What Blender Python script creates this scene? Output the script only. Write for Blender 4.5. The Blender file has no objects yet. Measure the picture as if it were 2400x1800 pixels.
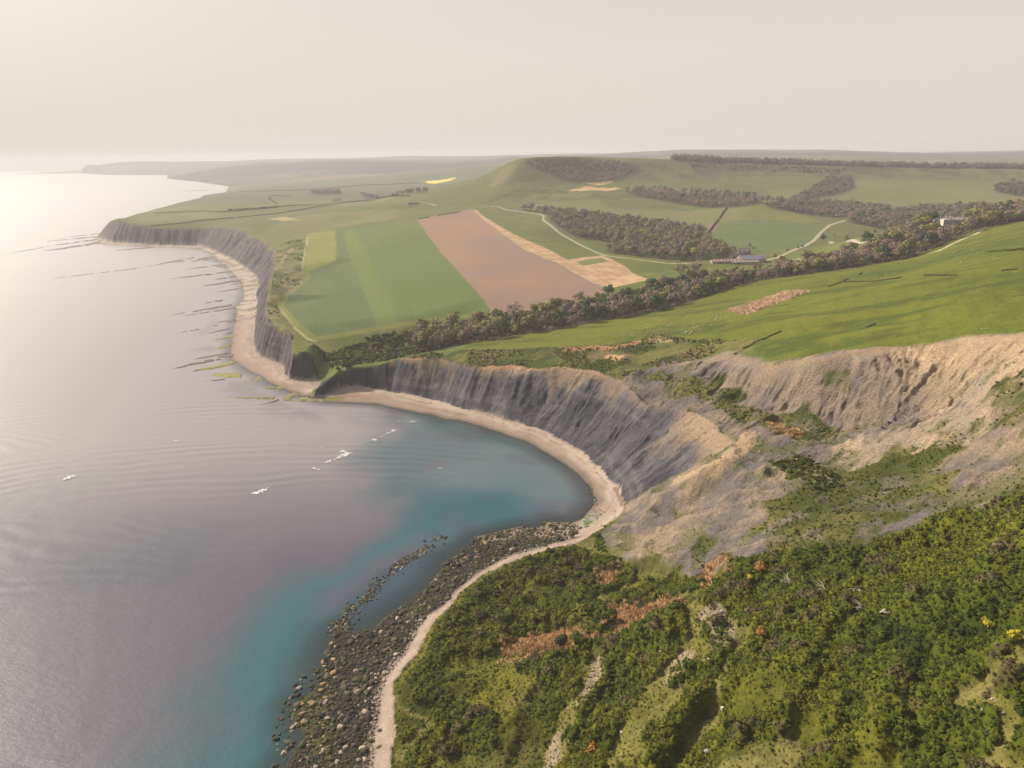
import bpy, bmesh, math, random
import numpy as np
from mathutils import Vector, Matrix, Euler
from mathutils.geometry import delaunay_2d_cdt

random.seed(7)
RNG = np.random.default_rng(11)
scene = bpy.context.scene
COL = scene.collection

# ------------------------------------------------------------------ camera
CAM_H, FPX, PITCH, ROLL = 220.0, 1664.0, math.atan(542 / 1664.0), 0.0167
cam_data = bpy.data.cameras.new('camera')
cam_data.sensor_width = 36.0
cam_data.lens = 36.0 * FPX / 2400.0
cam_data.clip_start, cam_data.clip_end = 1.0, 60000.0
cam = bpy.data.objects.new('camera', cam_data)
COL.objects.link(cam)
cam.location = (0, 0, CAM_H)
cam.rotation_euler = (Euler((math.pi / 2 - PITCH, 0, 0)).to_matrix() @ Matrix.Rotation(-ROLL, 3, 'Z')).to_euler()
scene.camera = cam

# ------------------------------------------------------------------ sun and hazy sky
SUN_AZ, SUN_EL = math.radians(-56), math.radians(37)      # left of the view direction (+Y), above the sea
sd = Vector((math.sin(SUN_AZ) * math.cos(SUN_EL), math.cos(SUN_AZ) * math.cos(SUN_EL), math.sin(SUN_EL)))
sun_data = bpy.data.lights.new('sun', 'SUN')
sun_data.energy, sun_data.angle, sun_data.color = 5.0, math.radians(0.8), (1.0, 0.90, 0.76)
sun = bpy.data.objects.new('sun', sun_data)
COL.objects.link(sun)
sun.rotation_euler = sd.to_track_quat('Z', 'Y').to_euler()
sun.location = sd * 500

world = bpy.data.worlds.new('World')
scene.world = world
world.use_nodes = True
nt = world.node_tree
nt.nodes.clear()
wo = nt.nodes.new('ShaderNodeOutputWorld')
bg = nt.nodes.new('ShaderNodeBackground')
sky = nt.nodes.new('ShaderNodeTexSky')
sky.sky_type = 'NISHITA'
sky.sun_disc = False
sky.sun_elevation = SUN_EL
sky.sun_rotation = SUN_AZ
sky.altitude, sky.air_density, sky.dust_density, sky.ozone_density = 0, 1.0, 8.0, 1.0
veil = nt.nodes.new('ShaderNodeMix')       # a pale haze veil whitens the sky, most near the horizon
veil.data_type = 'RGBA'
wtc = nt.nodes.new('ShaderNodeTexCoord'); wsp = nt.nodes.new('ShaderNodeSeparateXYZ'); wmr = nt.nodes.new('ShaderNodeMapRange')
wmr.inputs['From Min'].default_value, wmr.inputs['From Max'].default_value = 0.12, 0.75          # veil thinned overhead to cut the fill light
wmr.inputs['To Min'].default_value, wmr.inputs['To Max'].default_value = 0.88, 0.12
nt.links.new(wtc.outputs['Generated'], wsp.inputs['Vector']); nt.links.new(wsp.outputs['Z'], wmr.inputs['Value'])
nt.links.new(wmr.outputs['Result'], veil.inputs['Factor'])
veil.inputs['B'].default_value = (7.1, 6.5, 5.85, 1)
nt.links.new(sky.outputs['Color'], veil.inputs['A'])
nt.links.new(veil.outputs['Result'], bg.inputs['Color'])
bg.inputs['Strength'].default_value = 0.10
nt.links.new(bg.outputs['Background'], wo.inputs['Surface'])

scene.view_settings.view_transform = 'Standard'
scene.view_settings.look = 'None'
scene.view_settings.exposure = 0.24
scene.view_settings.gamma = 1.0
scene.view_settings.use_curve_mapping = False
scene.cycles.use_denoising = True
scene.cycles.max_bounces = 6
scene.cycles.diffuse_bounces = 2
scene.cycles.glossy_bounces = 2
scene.cycles.transparent_max_bounces = 6
scene.cycles.volume_bounces = 0
scene.cycles.caustics_reflective = False
scene.cycles.caustics_refractive = False

# ------------------------------------------------------------------ helpers: map points, noise
CP, SP = math.cos(PITCH), math.sin(PITCH)
CR, SR = math.cos(ROLL), math.sin(ROLL)

def ray(u, v):
    """direction from the viewpoint towards a place seen at map position u, v"""
    x = (np.asarray(u, float) - 1200) / FPX
    y = (900 - np.asarray(v, float)) / FPX
    xl, yl = x * CR + y * SR, -x * SR + y * CR
    return xl, CP + yl * SP, -SP + yl * CP

def PZ(u, v, z):
    dx, dy, dz = ray(u, v)
    t = (z - CAM_H) / dz
    return np.array([dx * t, dy * t, z + 0 * t])

def PY(u, v, Y):
    dx, dy, dz = ray(u, v)
    t = Y / dy
    return np.array([dx * t, Y, CAM_H + dz * t])

def _hash(ix, iy, seed):
    h = ix.astype(np.int32).view(np.uint32) * np.uint32(374761393) + iy.astype(np.int32).view(np.uint32) * np.uint32(668265263) + np.uint32((seed * 974634777) & 0xFFFFFFFF)
    h = (h ^ (h >> np.uint32(13))) * np.uint32(1274126177)
    return ((h ^ (h >> np.uint32(16))) & np.uint32(0xFFFF)).astype(np.float32) * np.float32(1 / 65535.0)

def vnoise(x, y, seed=0):
    ix, iy = np.floor(x), np.floor(y)
    fx, fy = (x - ix).astype(np.float32), (y - iy).astype(np.float32)
    fx, fy = fx * fx * (3 - 2 * fx), fy * fy * (3 - 2 * fy)
    a, b = _hash(ix, iy, seed), _hash(ix + 1, iy, seed)
    c, d = _hash(ix, iy + 1, seed), _hash(ix + 1, iy + 1, seed)
    a += (b - a) * fx
    c += (d - c) * fx
    a += (c - a) * fy
    return a

def fbm(x, y, scale, octv=4, seed=0, gain=0.5):
    """0..1, mean 0.5; scale is the size in metres of the largest lumps"""
    x, y = np.broadcast_arrays(np.asarray(x, np.float32), np.asarray(y, np.float32))
    s = np.zeros(x.shape, np.float32)
    a, tot = 1.0, 0.0
    px, py = x / scale, y / scale
    for k in range(octv):
        s += a * vnoise(px + 17.3 * k, py - 9.1 * k, seed + k)
        tot += a
        a *= gain
        px, py = px * 1.93 + 0.55 * py * 0.3, py * 1.93 - 0.55 * px * 0.1
    return s / tot

def sstep(a, b, x):
    t = np.clip((x - a) / (b - a), 0, 1)
    return t * t * (3 - 2 * t)

def seg_dist(px, py, line):
    """distance to a polyline, arc length of the nearest point, and side"""
    best = np.full(px.shape, 1e18)
    arc = np.zeros(px.shape)
    side = np.zeros(px.shape)
    s0 = 0.0
    for (x0, y0), (x1, y1) in zip(line[:-1], line[1:]):
        dx, dy = x1 - x0, y1 - y0
        L = math.hypot(dx, dy) + 1e-9
        t = np.clip(((px - x0) * dx + (py - y0) * dy) / L ** 2, 0, 1)
        d = (px - x0 - t * dx) ** 2 + (py - y0 - t * dy) ** 2
        m = d < best
        best = np.where(m, d, best)
        arc = np.where(m, s0 + t * L, arc)
        side = np.where(m, np.sign(dx * (py - y0) - dy * (px - x0)), side)
        s0 += L
    return np.sqrt(best), arc, side

def in_poly(px, py, poly):
    c = np.zeros(px.shape, bool)
    n = len(poly)
    for i in range(n):
        x0, y0 = poly[i]
        x1, y1 = poly[i - 1]
        m = ((y0 > py) != (y1 > py)) & (px < (x1 - x0) * (py - y0) / ((y1 - y0) if y1 != y0 else 1e-9) + x0)
        c ^= m
    return c
# ------------------------------------------------------------------ terrain: measured lines -> triangulated heights -> fine grid
# waterline (z = 0), from the near shore to the far headlands
W_UV = [(480,2200),(600,1950),(672,1793),(700,1742),(719,1724),(687,1688),(690,1652),(745,1609),(759,1554),(770,1511),
 (795,1475),(817,1486),(882,1471),(897,1450),(940,1421),(983,1392),(1027,1352),(1041,1316),(1092,1287),(1117,1258),
 (1179,1243),(1229,1232),(1258,1240),(1276,1223),(1338,1225),(1365,1215),(1381,1198),(1399,1174),(1381,1141),(1360,1116),
 (1327,1089),(1293,1068),(1260,1048),(1233,1034),(1176,1015),(1119,996),(1075,984),(1043,982),(1014,972),(948,960),
 (878,946),(820,943),(765,941),(735,935),(700,926),(665,911),(631,897),(612,880),(583,868),(564,854),(545,842),(542,815),
 (545,791),(552,755),(557,738),(554,719),(569,704),(573,687),(566,663),(549,642),(530,627),(513,613),(501,598),(489,591),
 (472,584),(424,580),(362,579),(307,576),(260,577),(232,570),(226,556)]
W_LINE = [tuple(PZ(u, v, 0)[:2]) for u, v in W_UV]
# hidden coast behind the head: foot of cliffs whose tops show against the sea
FAR_TOP = [(257,517,2130,0),(311,503,2430,0),(391,481,2900,0),(467,463,3450,0),(474,457,3650,0),(528,449,4200,0)]
far_top_pts = [PY(u, v, Y) for u, v, Y, _ in FAR_TOP]
for p in far_top_pts[1:]:
    W_LINE.append((p[0] - 26, p[1] + 8))
FAR_W = [(485,446),(500,445),(535,437),(463,426),(391,419)]
for u, v in FAR_W[2:]:
    W_LINE.append(tuple(PZ(u, v, 0)[:2]))
p = PZ(391, 410.5, 0)
W_LINE.append((p[0], min(p[1], 10500)))
for u, v in [(253,410),(188,405.5)]:
    p = PZ(u, v, 0)
    W_LINE.append((p[0], p[1]))
W_LINE.append((-9000, 13500))
W_LINE.append((-9000, 30000))
LAND = W_LINE + [(40000, 30000), (40000, -2000), (W_LINE[0][0] + 30, -2000), (W_LINE[0][0], W_LINE[0][1] - 40)]

# back of the beach / foot of the cliffs
B_UV = [(700,2250),(860,1950),(918,1800),(922,1724),(925,1652),(925,1598),(976,1540),(998,1486),(1016,1450),(1063,1421),
 (1085,1384),(1135,1348),(1197,1319),(1269,1294),(1352,1276),(1400,1247),(1435,1222),(1465,1198),(1467,1180),(1456,1150),
 (1432,1125),(1405,1092),(1369,1062),(1327,1035),(1254,1002),(1179,983),(1138,968),(1084,958),(1027,939),(980,930),
 (916,919),(871,910),(819,908),(795,911),(765,923),(734,926),(730,917),(756,899),(737,889),(706,889),(678,888),(663,855),
 (621,840),(599,822),(595,797),(599,751),(602,709),(601,685),(608,673),(602,649),(579,629),(543,607),(506,589),(485,580),
 (463,575),(362,573),(307,570),(262,568),(242,560)]
B_PTS = [PZ(u, v, 4.0) for u, v in B_UV]
B_LINE = [tuple(p[:2]) for p in B_PTS]
def _bd(p, line=B_LINE):
    return seg_dist(np.array([p[0]]), np.array([p[1]]), line)[0][0]

def PS(u, v, slope, z0=4.0, line=B_LINE, zmax=190.0):
    """place a point on its sight line where it stands `slope` degrees above the foot line"""
    tn = math.tan(math.radians(slope))
    zs = np.arange(z0 + 0.5, zmax, 0.5)
    p = PZ(u, v, zs)
    g = seg_dist(p[0], p[1], line)[0] * tn - (zs - z0)
    hit = np.flatnonzero(g <= 0)
    if not len(hit):
        return PZ(u, v, z0 + 2)
    k = hit[0]
    return np.array([p[0][k], p[1][k], zs[k]])

ctl = []            # (xyz)
brk = []            # polylines of xyz
def line(pts):
    brk.append([np.array(p) for p in pts])
def add(*pts):
    for p in pts:
        ctl.append(np.array(p))

line([(x, y, 0.0) for x, y in W_LINE])
line(B_PTS)
# bay cliff edge: dark wall on the point, then the shale slope up to the landslip
T_BAY = [(740,914,60),(756,893,75),(780,881,75),(801,872,75),(850,860,72),(872,857,68),(948,838,58),(1043,835,54),(1068,848,54),
 (1122,858,52),(1201,858,48),(1264,863,46),(1316,856,44),(1392,866,42),(1459,893,41),(1519,945,40),(1646,969,39),(1724,1038,39)]
T_PTS = [PS(*p) for p in T_BAY]
line(T_PTS)
# second (western) dark point and the long cliff to the far head
T_WEST = [(735,836,76),(706,823,76),(690,832,72),(681,785,62),(654,775,66),(645,760,66),(624,745,66),(621,721,66),(630,685,64),(633,655,62),
 (642,631,58),(645,583,46),(610,560,46),(586,546,46),(543,528,52),(492,531,56),(481,535,60),(401,535,62),(354,531,64),(315,524,64),(278,509,60),(257,517,64)]
TW_PTS = [PS(*p) for p in T_WEST]
line(TW_PTS)
line([TW_PTS[-1]] + far_top_pts[1:])
# green gully between the two points
add(PZ(762,880,9), PZ(757,860,15), PS(742,820,40), PZ(800,858,24))
add(PZ(790,840,24), PZ(860,815,24), PZ(950,800,24), PZ(765,826,24))
# upper scarp of the landslip
S_TOP = [(1576,853,58),(1664,831,68),(1720,833,75),(1810,850,83),(1925,835,96),(2034,817,103),(2142,799,109),(2251,786,117),(2400,781,127),(2600,776,140),(2900,760,160)]
S_TOPP = [PZ(*p) for p in S_TOP]
line(S_TOPP)
S_BOT = [(1560,880,53),(1616,899,55),(1664,892,58),(1735,925,59),(1800,957,61),(1915,990,63),(1985,1018,65),(2048,1002,72)]
line([PZ(*p) for p in S_BOT])
add(PZ(1600,930,54), PZ(1700,965,56), PZ(1790,1000,58), PZ(1860,1030,59), PZ(1905,1032,60))
# scree bowl and right spur
add(PZ(2048,1002,70), PZ(2150,960,83), PZ(2260,900,101), PZ(2330,850,114), PZ(1985,1100,60), PZ(2100,1060,72), PZ(2200,1000,85), PZ(2300,960,98),
    PZ(2400,863,118), PZ(2400,960,110), PZ(2330,990,99), PZ(2250,1080,88), PZ(2400,1060,105), PZ(2400,1150,106), PZ(2150,1120,77), PZ(2550,1000,125), PZ(2550,860,135))
# landslip toe: badland slopes falling to the bay
add(PZ(1750,1100,53), PZ(1850,1110,57), PZ(1700,1080,53), PZ(1640,1110,45), PZ(1570,1150,30), PZ(1525,1183,18), PZ(1495,1210,9), PZ(1700,1180,44), PZ(1600,1200,26), PZ(1650,1280,36),
    PZ(1550,1260,22), PZ(1480,1290,11), PZ(1750,1250,51), PZ(1850,1200,58), PZ(1950,1180,64), PZ(2050,1200,74), PZ(1900,1265,66), PZ(2200,1200,88), PZ(1780,1318,54), PZ(1690,1320,42),
    PZ(1560,1320,23), PZ(1450,1330,11))
# near slope
for u, v, s in [(1100,1700,17),(1300,1750,20),(1500,1780,22),(1700,1790,23),(1900,1790,25),(2150,1790,26),(2400,1790,27),
    (1000,1600,16),(1100,1560,14),(1300,1600,18),(1500,1600,20),(1700,1620,23),(1900,1620,24.5),(2150,1600,26),(2400,1600,27),
    (1150,1440,8),(1200,1400,7),(1300,1450,9),(1220,1500,10),(1330,1490,15),(1450,1460,17),(1600,1470,20),(1750,1450,22),(1900,1430,23.5),(2150,1420,25),(2400,1400,26.5),
    (1300,1350,8),(1400,1330,8),(1450,1400,10),(1560,1392,13),(1640,1410,20),(1720,1355,21.5),(1850,1315,22.5),(2050,1292,23.5),(2230,1250,24.5),(2400,1232,26),
    (1330,1700,20),(1700,1540,22),(1300,1400,8),(1200,1450,8.5)]:
    add(PS(u, v, s))
add((150, 60, 108), (60, 60, 78), (-20, 60, 40), (260, 60, 150), (500, 60, 165), (900, 60, 170), (320, 160, 150), (700, 300, 165), (1300, 300, 170), (1300, 900, 150), (1800, 60, 170))
# green hillside above the scarp, lower edge of the wooded valley
FE = [(1080,820,41),(1200,816,45),(1330,812,50),(1440,806,54),(1500,794,57),(1545,787,60),(1620,800,66),(1745,806,78)]
add(*[PZ(*p) for p in FE])
add(*[PZ(u, v + 12, z - 2.5) for u, v, z in FE[:5]])
NE_UV = [(850,838,22),(980,828,28),(1110,802,34),(1200,787,37),(1330,766,42),(1430,747,46),(1520,732,50),(1620,708,56),(1720,673,64),(1781,658,68),(1925,638,78),(2034,622,86),(2135,604,94),(2244,560,110),(2302,535,119),(2400,517,128),(2560,495,138)]
NE_PTS = [PZ(*p) for p in NE_UV]
line(NE_PTS)
def shifted(pts, d, dz):
    out = []
    for k, q in enumerate(pts):
        a, b = pts[max(k - 1, 0)], pts[min(k + 1, len(pts) - 1)]
        tx, ty = b[0] - a[0], b[1] - a[1]
        L = math.hypot(tx, ty)
        out.append((q[0] - ty / L * d, q[1] + tx / L * d, q[2] + dz))
    return out
STREAM = shifted(NE_PTS[1:], 42, -9)
line(STREAM)
add(*shifted(NE_PTS[2:], 92, -3))
add(PZ(1900,740,96), PZ(2100,720,108), PZ(2300,690,124), PZ(1750,740,76), PZ(2200,620,112), PZ(2400,600,135), PZ(2400,690,130), PZ(1600,760,62))
# crop fields and the plateau towards the hill
add(PZ(735,800,38), PZ(690,765,38), PZ(650,718,39), PZ(668,690,40), PZ(708,655,42), PZ(712,595,47), PZ(723,552,52), PZ(690,556,50), PZ(800,690,42), PZ(850,600,52), PZ(950,640,50), PZ(980,740,40), PZ(1130,700,44),
    PZ(1200,640,52), PZ(1100,580,60), PZ(980,515,78), PZ(1107,490,90), PZ(800,542,62), PZ(1250,560,66), PZ(1330,600,58), PZ(1415,676,48), PZ(1500,640,48))
add(PY(700,500,2150), PY(560,510,2000), PY(450,515,1950), PY(400,505,2200), PY(500,485,2500), PY(640,480,2400), PY(600,460,3100), PY(520,462,3100), PY(700,450,3500), PY(850,440,3800), PY(960,425,4500), PY(820,480,2500), PY(900,495,1950))
# Swyre-like hill: nose, front, ridge running right
add(PY(919,477,2000), PY(966,470,2080), PY(1002,463,2120), PY(1031,448,2160), PY(1075,436,2180), PY(1115,425,2200), PY(1143,405,2230), PY(1176,389,2260), PY(1201,375,2280))
add(PY(1100,482,1880), PY(1200,474,1880), PY(1300,476,1880), PY(1290,434,2140), PY(1335,424,2200), PY(1400,440,2150), PY(1340,398,2330), PY(1290,398,2300), PY(1420,412,2330))
line([PY(1230,363,2300), PY(1214,386,2215), PY(1200,412,2120), PY(1186,436,2020), PY(1176,456,1940)])
RIDGE = [PY(1230,363,2300), PY(1300,364,2340), PY(1400,366,2400), PY(1560,371,2480), PY(1700,378,2520), PY(2010,388,2520), PY(2200,392,2480), PY(2400,394,2440), PY(2700,398,2400), PY(3100,400,2300)]
line(RIDGE)
add(*[(q[0] + 60, q[1] + 260, q[2] - 12) for q in RIDGE])
add(*[(q[0] + 60, q[1] + 900, q[2] - 70) for q in RIDGE])
add((0, 3300, 95), (-300, 2900, 70), (-150, 2650, 100), (-80, 2460, 150))
add(PY(1450,405,2330), PY(1560,402,2380), PY(1700,410,2380), PY(2000,424,2330), PY(2200,430,2280), PY(2400,436,2230), PY(2700,440,2200))
add(PY(1480,445,2120), PY(1600,456,2060), PY(1750,474,1960), PY(1950,486,1900), PY(2200,482,1860), PY(2400,476,1800), PY(2700,470,1750))
add(PY(1350,450,2000), PY(1450,480,1880), PY(1560,500,1780), PY(1300,520,1560), PY(1400,545,1480), PY(1500,560,1420), PY(1560,600,1220), PY(1440,590,1270), PY(1660,560,1420), PY(1660,585,1300),
    PY(1795,473,1790), PY(1730,490,1740), PY(1870,500,1720), PY(1760,520,1600), PY(1950,520,1600), PY(1900,560,1390), PY(1740,608,1180), PY(1830,625,1130), PY(1850,590,1260), PY(2000,580,1310),
    PY(2050,560,1400), PY(2150,540,1520), PY(2240,522,1650), PY(2330,505,1640), PY(2480,490,1600))
# far country
add(PY(640,440,4600), PY(560,432,6000), PY(700,425,5600), PY(850,415,5600), PY(900,400,6600), PY(480,418,7200))
add(PY(470,416,7600), PY(560,412,7200), PY(650,408,6900), PY(750,404,6700), PY(850,402,6600), PY(950,404,6400))
add(PY(620,384,9300), PY(800,380,9600), PY(950,378,9500), PY(1080,377,9400))
line([PY(412,409,8000), PY(445,396,7900), PY(506,388,7800), PY(586,387,7600), PY(687,381,7400), PY(800,381,7200), PY(900,383,7000), PY(1020,388,6800)])
line([PY(579,379,13566), PY(615,374,13566), PY(800,369,13300), PY(865,372,13034), PY(963,364,12768), PY(1089,365,12502), PY(1183,362,12236), PY(1300,366,10350), PY(1450,358,9890), PY(1600,350,9430), PY(1760,350,9200),
      PY(1889,351,8970), PY(1933,346.5,8970), PY(1962,349,8970), PY(1998,354,8855), PY(2143,359,8625), PY(2287,361,8395), PY(2400,354,8049), PY(2700,345,6800)])
line([PY(160,391,12600), PY(174,377,12500), PY(271,375,12300), PY(398,376,12000), PY(520,377,11800), PY(600,376,11600)])
add(PY(500,400,9000), PY(1300,372,6500), PY(1600,366,5600), PY(2000,372,5200), PY(2400,376,5000), (-9000, 20000, 30), (0, 20000, 60), (9000, 20000, 90), (20000, 20000, 90), (20000, 5000, 120), (20000, 0, 120), (9000, 3000, 140))
for x, y in [(-3500, 15500), (2000, 14500), (6000, 13000)]:
    add((x, y, 90))

# ---- triangulate with the lines kept as edges
V2, Z, E = [], [], []
def _addv(p):
    V2.append(Vector((float(p[0]), float(p[1]))))
    Z.append(float(p[2]))
    return len(V2) - 1
for l in brk:
    ids = [_addv(q) for q in l]
    E += list(zip(ids[:-1], ids[1:]))
for q in ctl:
    _addv(q)
for q in [(-30000, -3000, 0), (40000, -3000, 100), (40000, 32000, 50), (-30000, 32000, 0)]:
    _addv(q)
ov, oe, of, origv, _, _ = delaunay_2d_cdt(V2, E, [], 0, 0.01)
oz = [np.mean([Z[k] for k in o]) if len(o) else np.nan for o in origv]
oz = np.array(oz)
for k in np.where(np.isnan(oz))[0]:                      # crossings of two lines
    d = [(ov[k] - a).length for a in V2]
    i2 = np.argsort(d)[:2]
    oz[k] = (Z[i2[0]] + Z[i2[1]]) / 2

# ---- a grid whose rows open out with distance
APEX = 150.0
def _rows():
    y, out = 45.0, []
    while y < 16000:
        out.append(y)
        if y < 120: d = 1.6
        elif y < 430: d = 0.85
        elif y < 700: d = 0.95
        elif y < 1900: d = 0.95 + (y - 700) / 1200 * 4.4
        else: d = 5.4 * (y / 1900) ** 1.6
        y += d
    return np.array(out)
YR = _rows()
SC = np.arange(-0.90, 0.90, 0.0021)
NR, NC = len(YR), len(SC)
GY = np.repeat(YR[:, None], NC, 1)
GX = SC[None, :] * (YR[:, None] + APEX)
GX, GY = GX.astype(np.float32), GY.astype(np.float32)

def tin(gx, gy):
    h = np.zeros(gx.shape)
    tri = []
    for f in of:
        for k in range(1, len(f) - 1):
            tri.append((f[0], f[k], f[k + 1]))
    for a, b, c in tri:
        (x0, y0), (x1, y1), (x2, y2) = ov[a], ov[b], ov[c]
        ylo, yhi = min(y0, y1, y2), max(y0, y1, y2)
        i0, i1 = np.searchsorted(YR, ylo), np.searchsorted(YR, yhi, 'right')
        if i1 <= i0:
            continue
        ss = [x / (max(y, 1.0) + APEX) for x, y in ((x0, y0), (x1, y1), (x2, y2))]
        if min(y0, y1, y2) < 1.0:
            j0, j1 = 0, NC
        else:
            j0, j1 = max(np.searchsorted(SC, min(ss)) - 1, 0), np.searchsorted(SC, max(ss), 'right') + 1
        X, Y = gx[i0:i1, j0:j1], gy[i0:i1, j0:j1]
        if X.size == 0:
            continue
        det = (y1 - y2) * (x0 - x2) + (x2 - x1) * (y0 - y2)
        if abs(det) < 1e-6:
            continue
        l0 = ((y1 - y2) * (X - x2) + (x2 - x1) * (Y - y2)) / det
        l1 = ((y2 - y0) * (X - x2) + (x0 - x2) * (Y - y2)) / det
        l2 = 1 - l0 - l1
        m = (l0 >= -1e-6) & (l1 >= -1e-6) & (l2 >= -1e-6)
        zz = l0 * oz[a] + l1 * oz[b] + l2 * oz[c]
        h[i0:i1, j0:j1] = np.where(m, zz, h[i0:i1, j0:j1])
    return h
H = tin(GX, GY)

def blur(a, it, w=None):
    for _ in range(it):
        p = np.pad(a, 1, mode='edge')
        s = (p[:-2, 1:-1] + p[2:, 1:-1] + p[1:-1, :-2] + p[1:-1, 2:]) * 0.25
        a = a * 0.5 + s * 0.5 if w is None else a + (s * 0.5 + a * 0.5 - a) * w
    return a

def coarse(fn, st=3, ymax=2700.0):
    """evaluate a smooth field on every third row and column, then interpolate"""
    n = np.searchsorted(YR, ymax)
    ii = np.unique(np.r_[0:n:st, n - 1])
    jj = np.unique(np.r_[0:NC:st, NC - 1])
    outs = fn(GX[np.ix_(ii, jj)], GY[np.ix_(ii, jj)])
    res = []
    for o in outs:
        fi = np.interp(np.arange(n), ii, np.arange(len(ii)))
        fj = np.interp(np.arange(NC), jj, np.arange(len(jj)))
        i0 = np.minimum(fi.astype(int), len(ii) - 2); j0 = np.minimum(fj.astype(int), len(jj) - 2)
        a, b = (fi - i0)[:, None], (fj - j0)[None, :]
        r = (o[i0][:, j0] * (1 - a) + o[i0 + 1][:, j0] * a) * (1 - b) + (o[i0][:, j0 + 1] * (1 - a) + o[i0 + 1][:, j0 + 1] * a) * b
        full = np.full((NR, NC), o.max())
        full[:n] = r
        res.append(full)
    return res
dY = np.gradient(H, axis=0) / np.gradient(GY, axis=0)
dX = np.gradient(H, axis=1) / np.gradient(GX, axis=1)
steep = np.hypot(dX, dY)
land0 = in_poly(GX, GY, LAND)
coast_d, = coarse(lambda x, y: seg_dist(x, y, W_LINE[:len(W_UV)])[:1])
foot_d, foot_arc = coarse(lambda x, y: seg_dist(x, y, B_LINE)[:2])
landslip = in_poly(GX, GY, [(135, 430), (110, 470), (150, 540), (230, 470), (600, 440), (600, 20), (-400, 20), (-200, 290), (60, 385), (90, 345), (135, 385)])
wsm = np.where(landslip, 1.0, 1 - sstep(0.45, 0.75, blur(steep, 3))) * sstep(4, 14, foot_d) * land0
H = blur(H, 50, wsm)
H = blur(H, 3, land0 * sstep(1, 4, foot_d))
H = np.where(land0, np.maximum(H, 0.05), -0.15 - np.minimum(coast_d * 0.045, 9.0))

def hgt(x, y, F=None):
    F = H if F is None else F
    x, y = np.asarray(x, float), np.asarray(y, float)
    fi = np.clip(np.interp(y, YR, np.arange(NR)), 0, NR - 1.001)
    fj = np.clip((x / (y + APEX) - SC[0]) / (SC[1] - SC[0]), 0, NC - 1.001)
    i, j = fi.astype(int), fj.astype(int)
    a, b = fi - i, fj - j
    return (F[i, j] * (1 - a) + F[i + 1, j] * a) * (1 - b) + (F[i, j + 1] * (1 - a) + F[i + 1, j + 1] * a) * b

TS = 70 * 1.0045 ** np.arange(1210)
def G(uv):
    """where the ground stands that is seen at these map positions -> N x 3"""
    uv = np.asarray(uv, float).reshape(-1, 2)
    out = np.zeros((len(uv), 3))
    for k in range(0, len(uv), 400):
        u, v = uv[k:k + 400, 0], uv[k:k + 400, 1]
        dx, dy, dz = ray(u, v)
        X, Y, Zr = dx[:, None] * TS, dy[:, None] * TS, CAM_H + dz[:, None] * TS
        g = Zr - np.maximum(hgt(X, Y), 0)
        first = np.argmax(g < 0, 1)
        first = np.where((g < 0).any(1), np.maximum(first, 1), len(TS) - 1)
        r = np.arange(len(u))
        g0, g1 = g[r, first - 1], g[r, first]
        f = np.clip(g0 / (g0 - g1 + 1e-9), 0, 1)
        t = TS[first - 1] * (1 - f) + TS[first] * f
        out[k:k + 400] = np.stack([dx * t, dy * t, np.maximum(hgt(dx * t, dy * t), 0)], 1)
    return out
def GP(uv):
    return [tuple(q[:2]) for q in G(uv)]
# ------------------------------------------------------------------ land cover: polygons on the ground
T_LINE = [tuple(q[:2]) for q in T_PTS]
TW_LINE = [tuple(q[:2]) for q in TW_PTS]
iB = lambda u, v: min(range(len(B_UV)), key=lambda k: abs(B_UV[k][0] - u) + abs(B_UV[k][1] - v))
bay_poly = [B_LINE[k] for k in range(iB(1467, 1180), iB(734, 926) + 1)] + T_LINE
west_poly = [B_LINE[k] for k in range(iB(756, 899), len(B_LINE))] + TW_LINE[::-1]
WX, WY = (fbm(GX, GY, 14, 4, 3) - 0.5), (fbm(GX, GY, 14, 4, 9) - 0.5)      # ragged borders
SX, SY = (fbm(GX, GY, 60, 5, 31) - 0.5), (fbm(GX, GY, 60, 5, 47) - 0.5)
def window(pts, pad):
    """rows and columns of the grid that hold these places"""
    xs, ys = np.array([q[0] for q in pts]), np.array([q[1] for q in pts])
    i0, i1 = np.searchsorted(YR, ys.min() - pad), np.searchsorted(YR, ys.max() + pad)
    y0, y1 = max(ys.min() - pad, 1) + APEX, ys.max() + pad + APEX
    cand = [(xs.min() - pad) / y0, (xs.min() - pad) / y1, (xs.max() + pad) / y0, (xs.max() + pad) / y1]
    j0, j1 = np.searchsorted(SC, min(cand)), np.searchsorted(SC, max(cand)) + 1
    return slice(i0, max(i1, i0)), slice(max(j0 - 1, 0), min(j1, NC))
def mask(poly, rag=0.0, soft=0):
    m = np.zeros((NR, NC), np.float32)
    w = window(poly, rag + 4)
    if m[w].size:
        m[w] = in_poly(GX[w] + WX[w] * rag, GY[w] + WY[w] * rag, poly)
        if soft:
            i0, i1, j0, j1 = max(w[0].start - soft, 0), min(w[0].stop + soft, NR), max(w[1].start - soft, 0), min(w[1].stop + soft, NC)
            m[i0:i1, j0:j1] = blur(m[i0:i1, j0:j1], soft)
    return m
def stroke(uv, width, rag=0.0, world=None):
    ln = world if world is not None else GP(uv)
    m = np.zeros((NR, NC), np.float32)
    w = window(ln, width * 2 + rag + 5)
    if m[w].size:
        d = seg_dist(GX[w] + WX[w] * rag, GY[w] + WY[w] * rag, ln)[0]
        m[w] = 1 - sstep(width * 0.45, width * 0.75, d)
    return m

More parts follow.
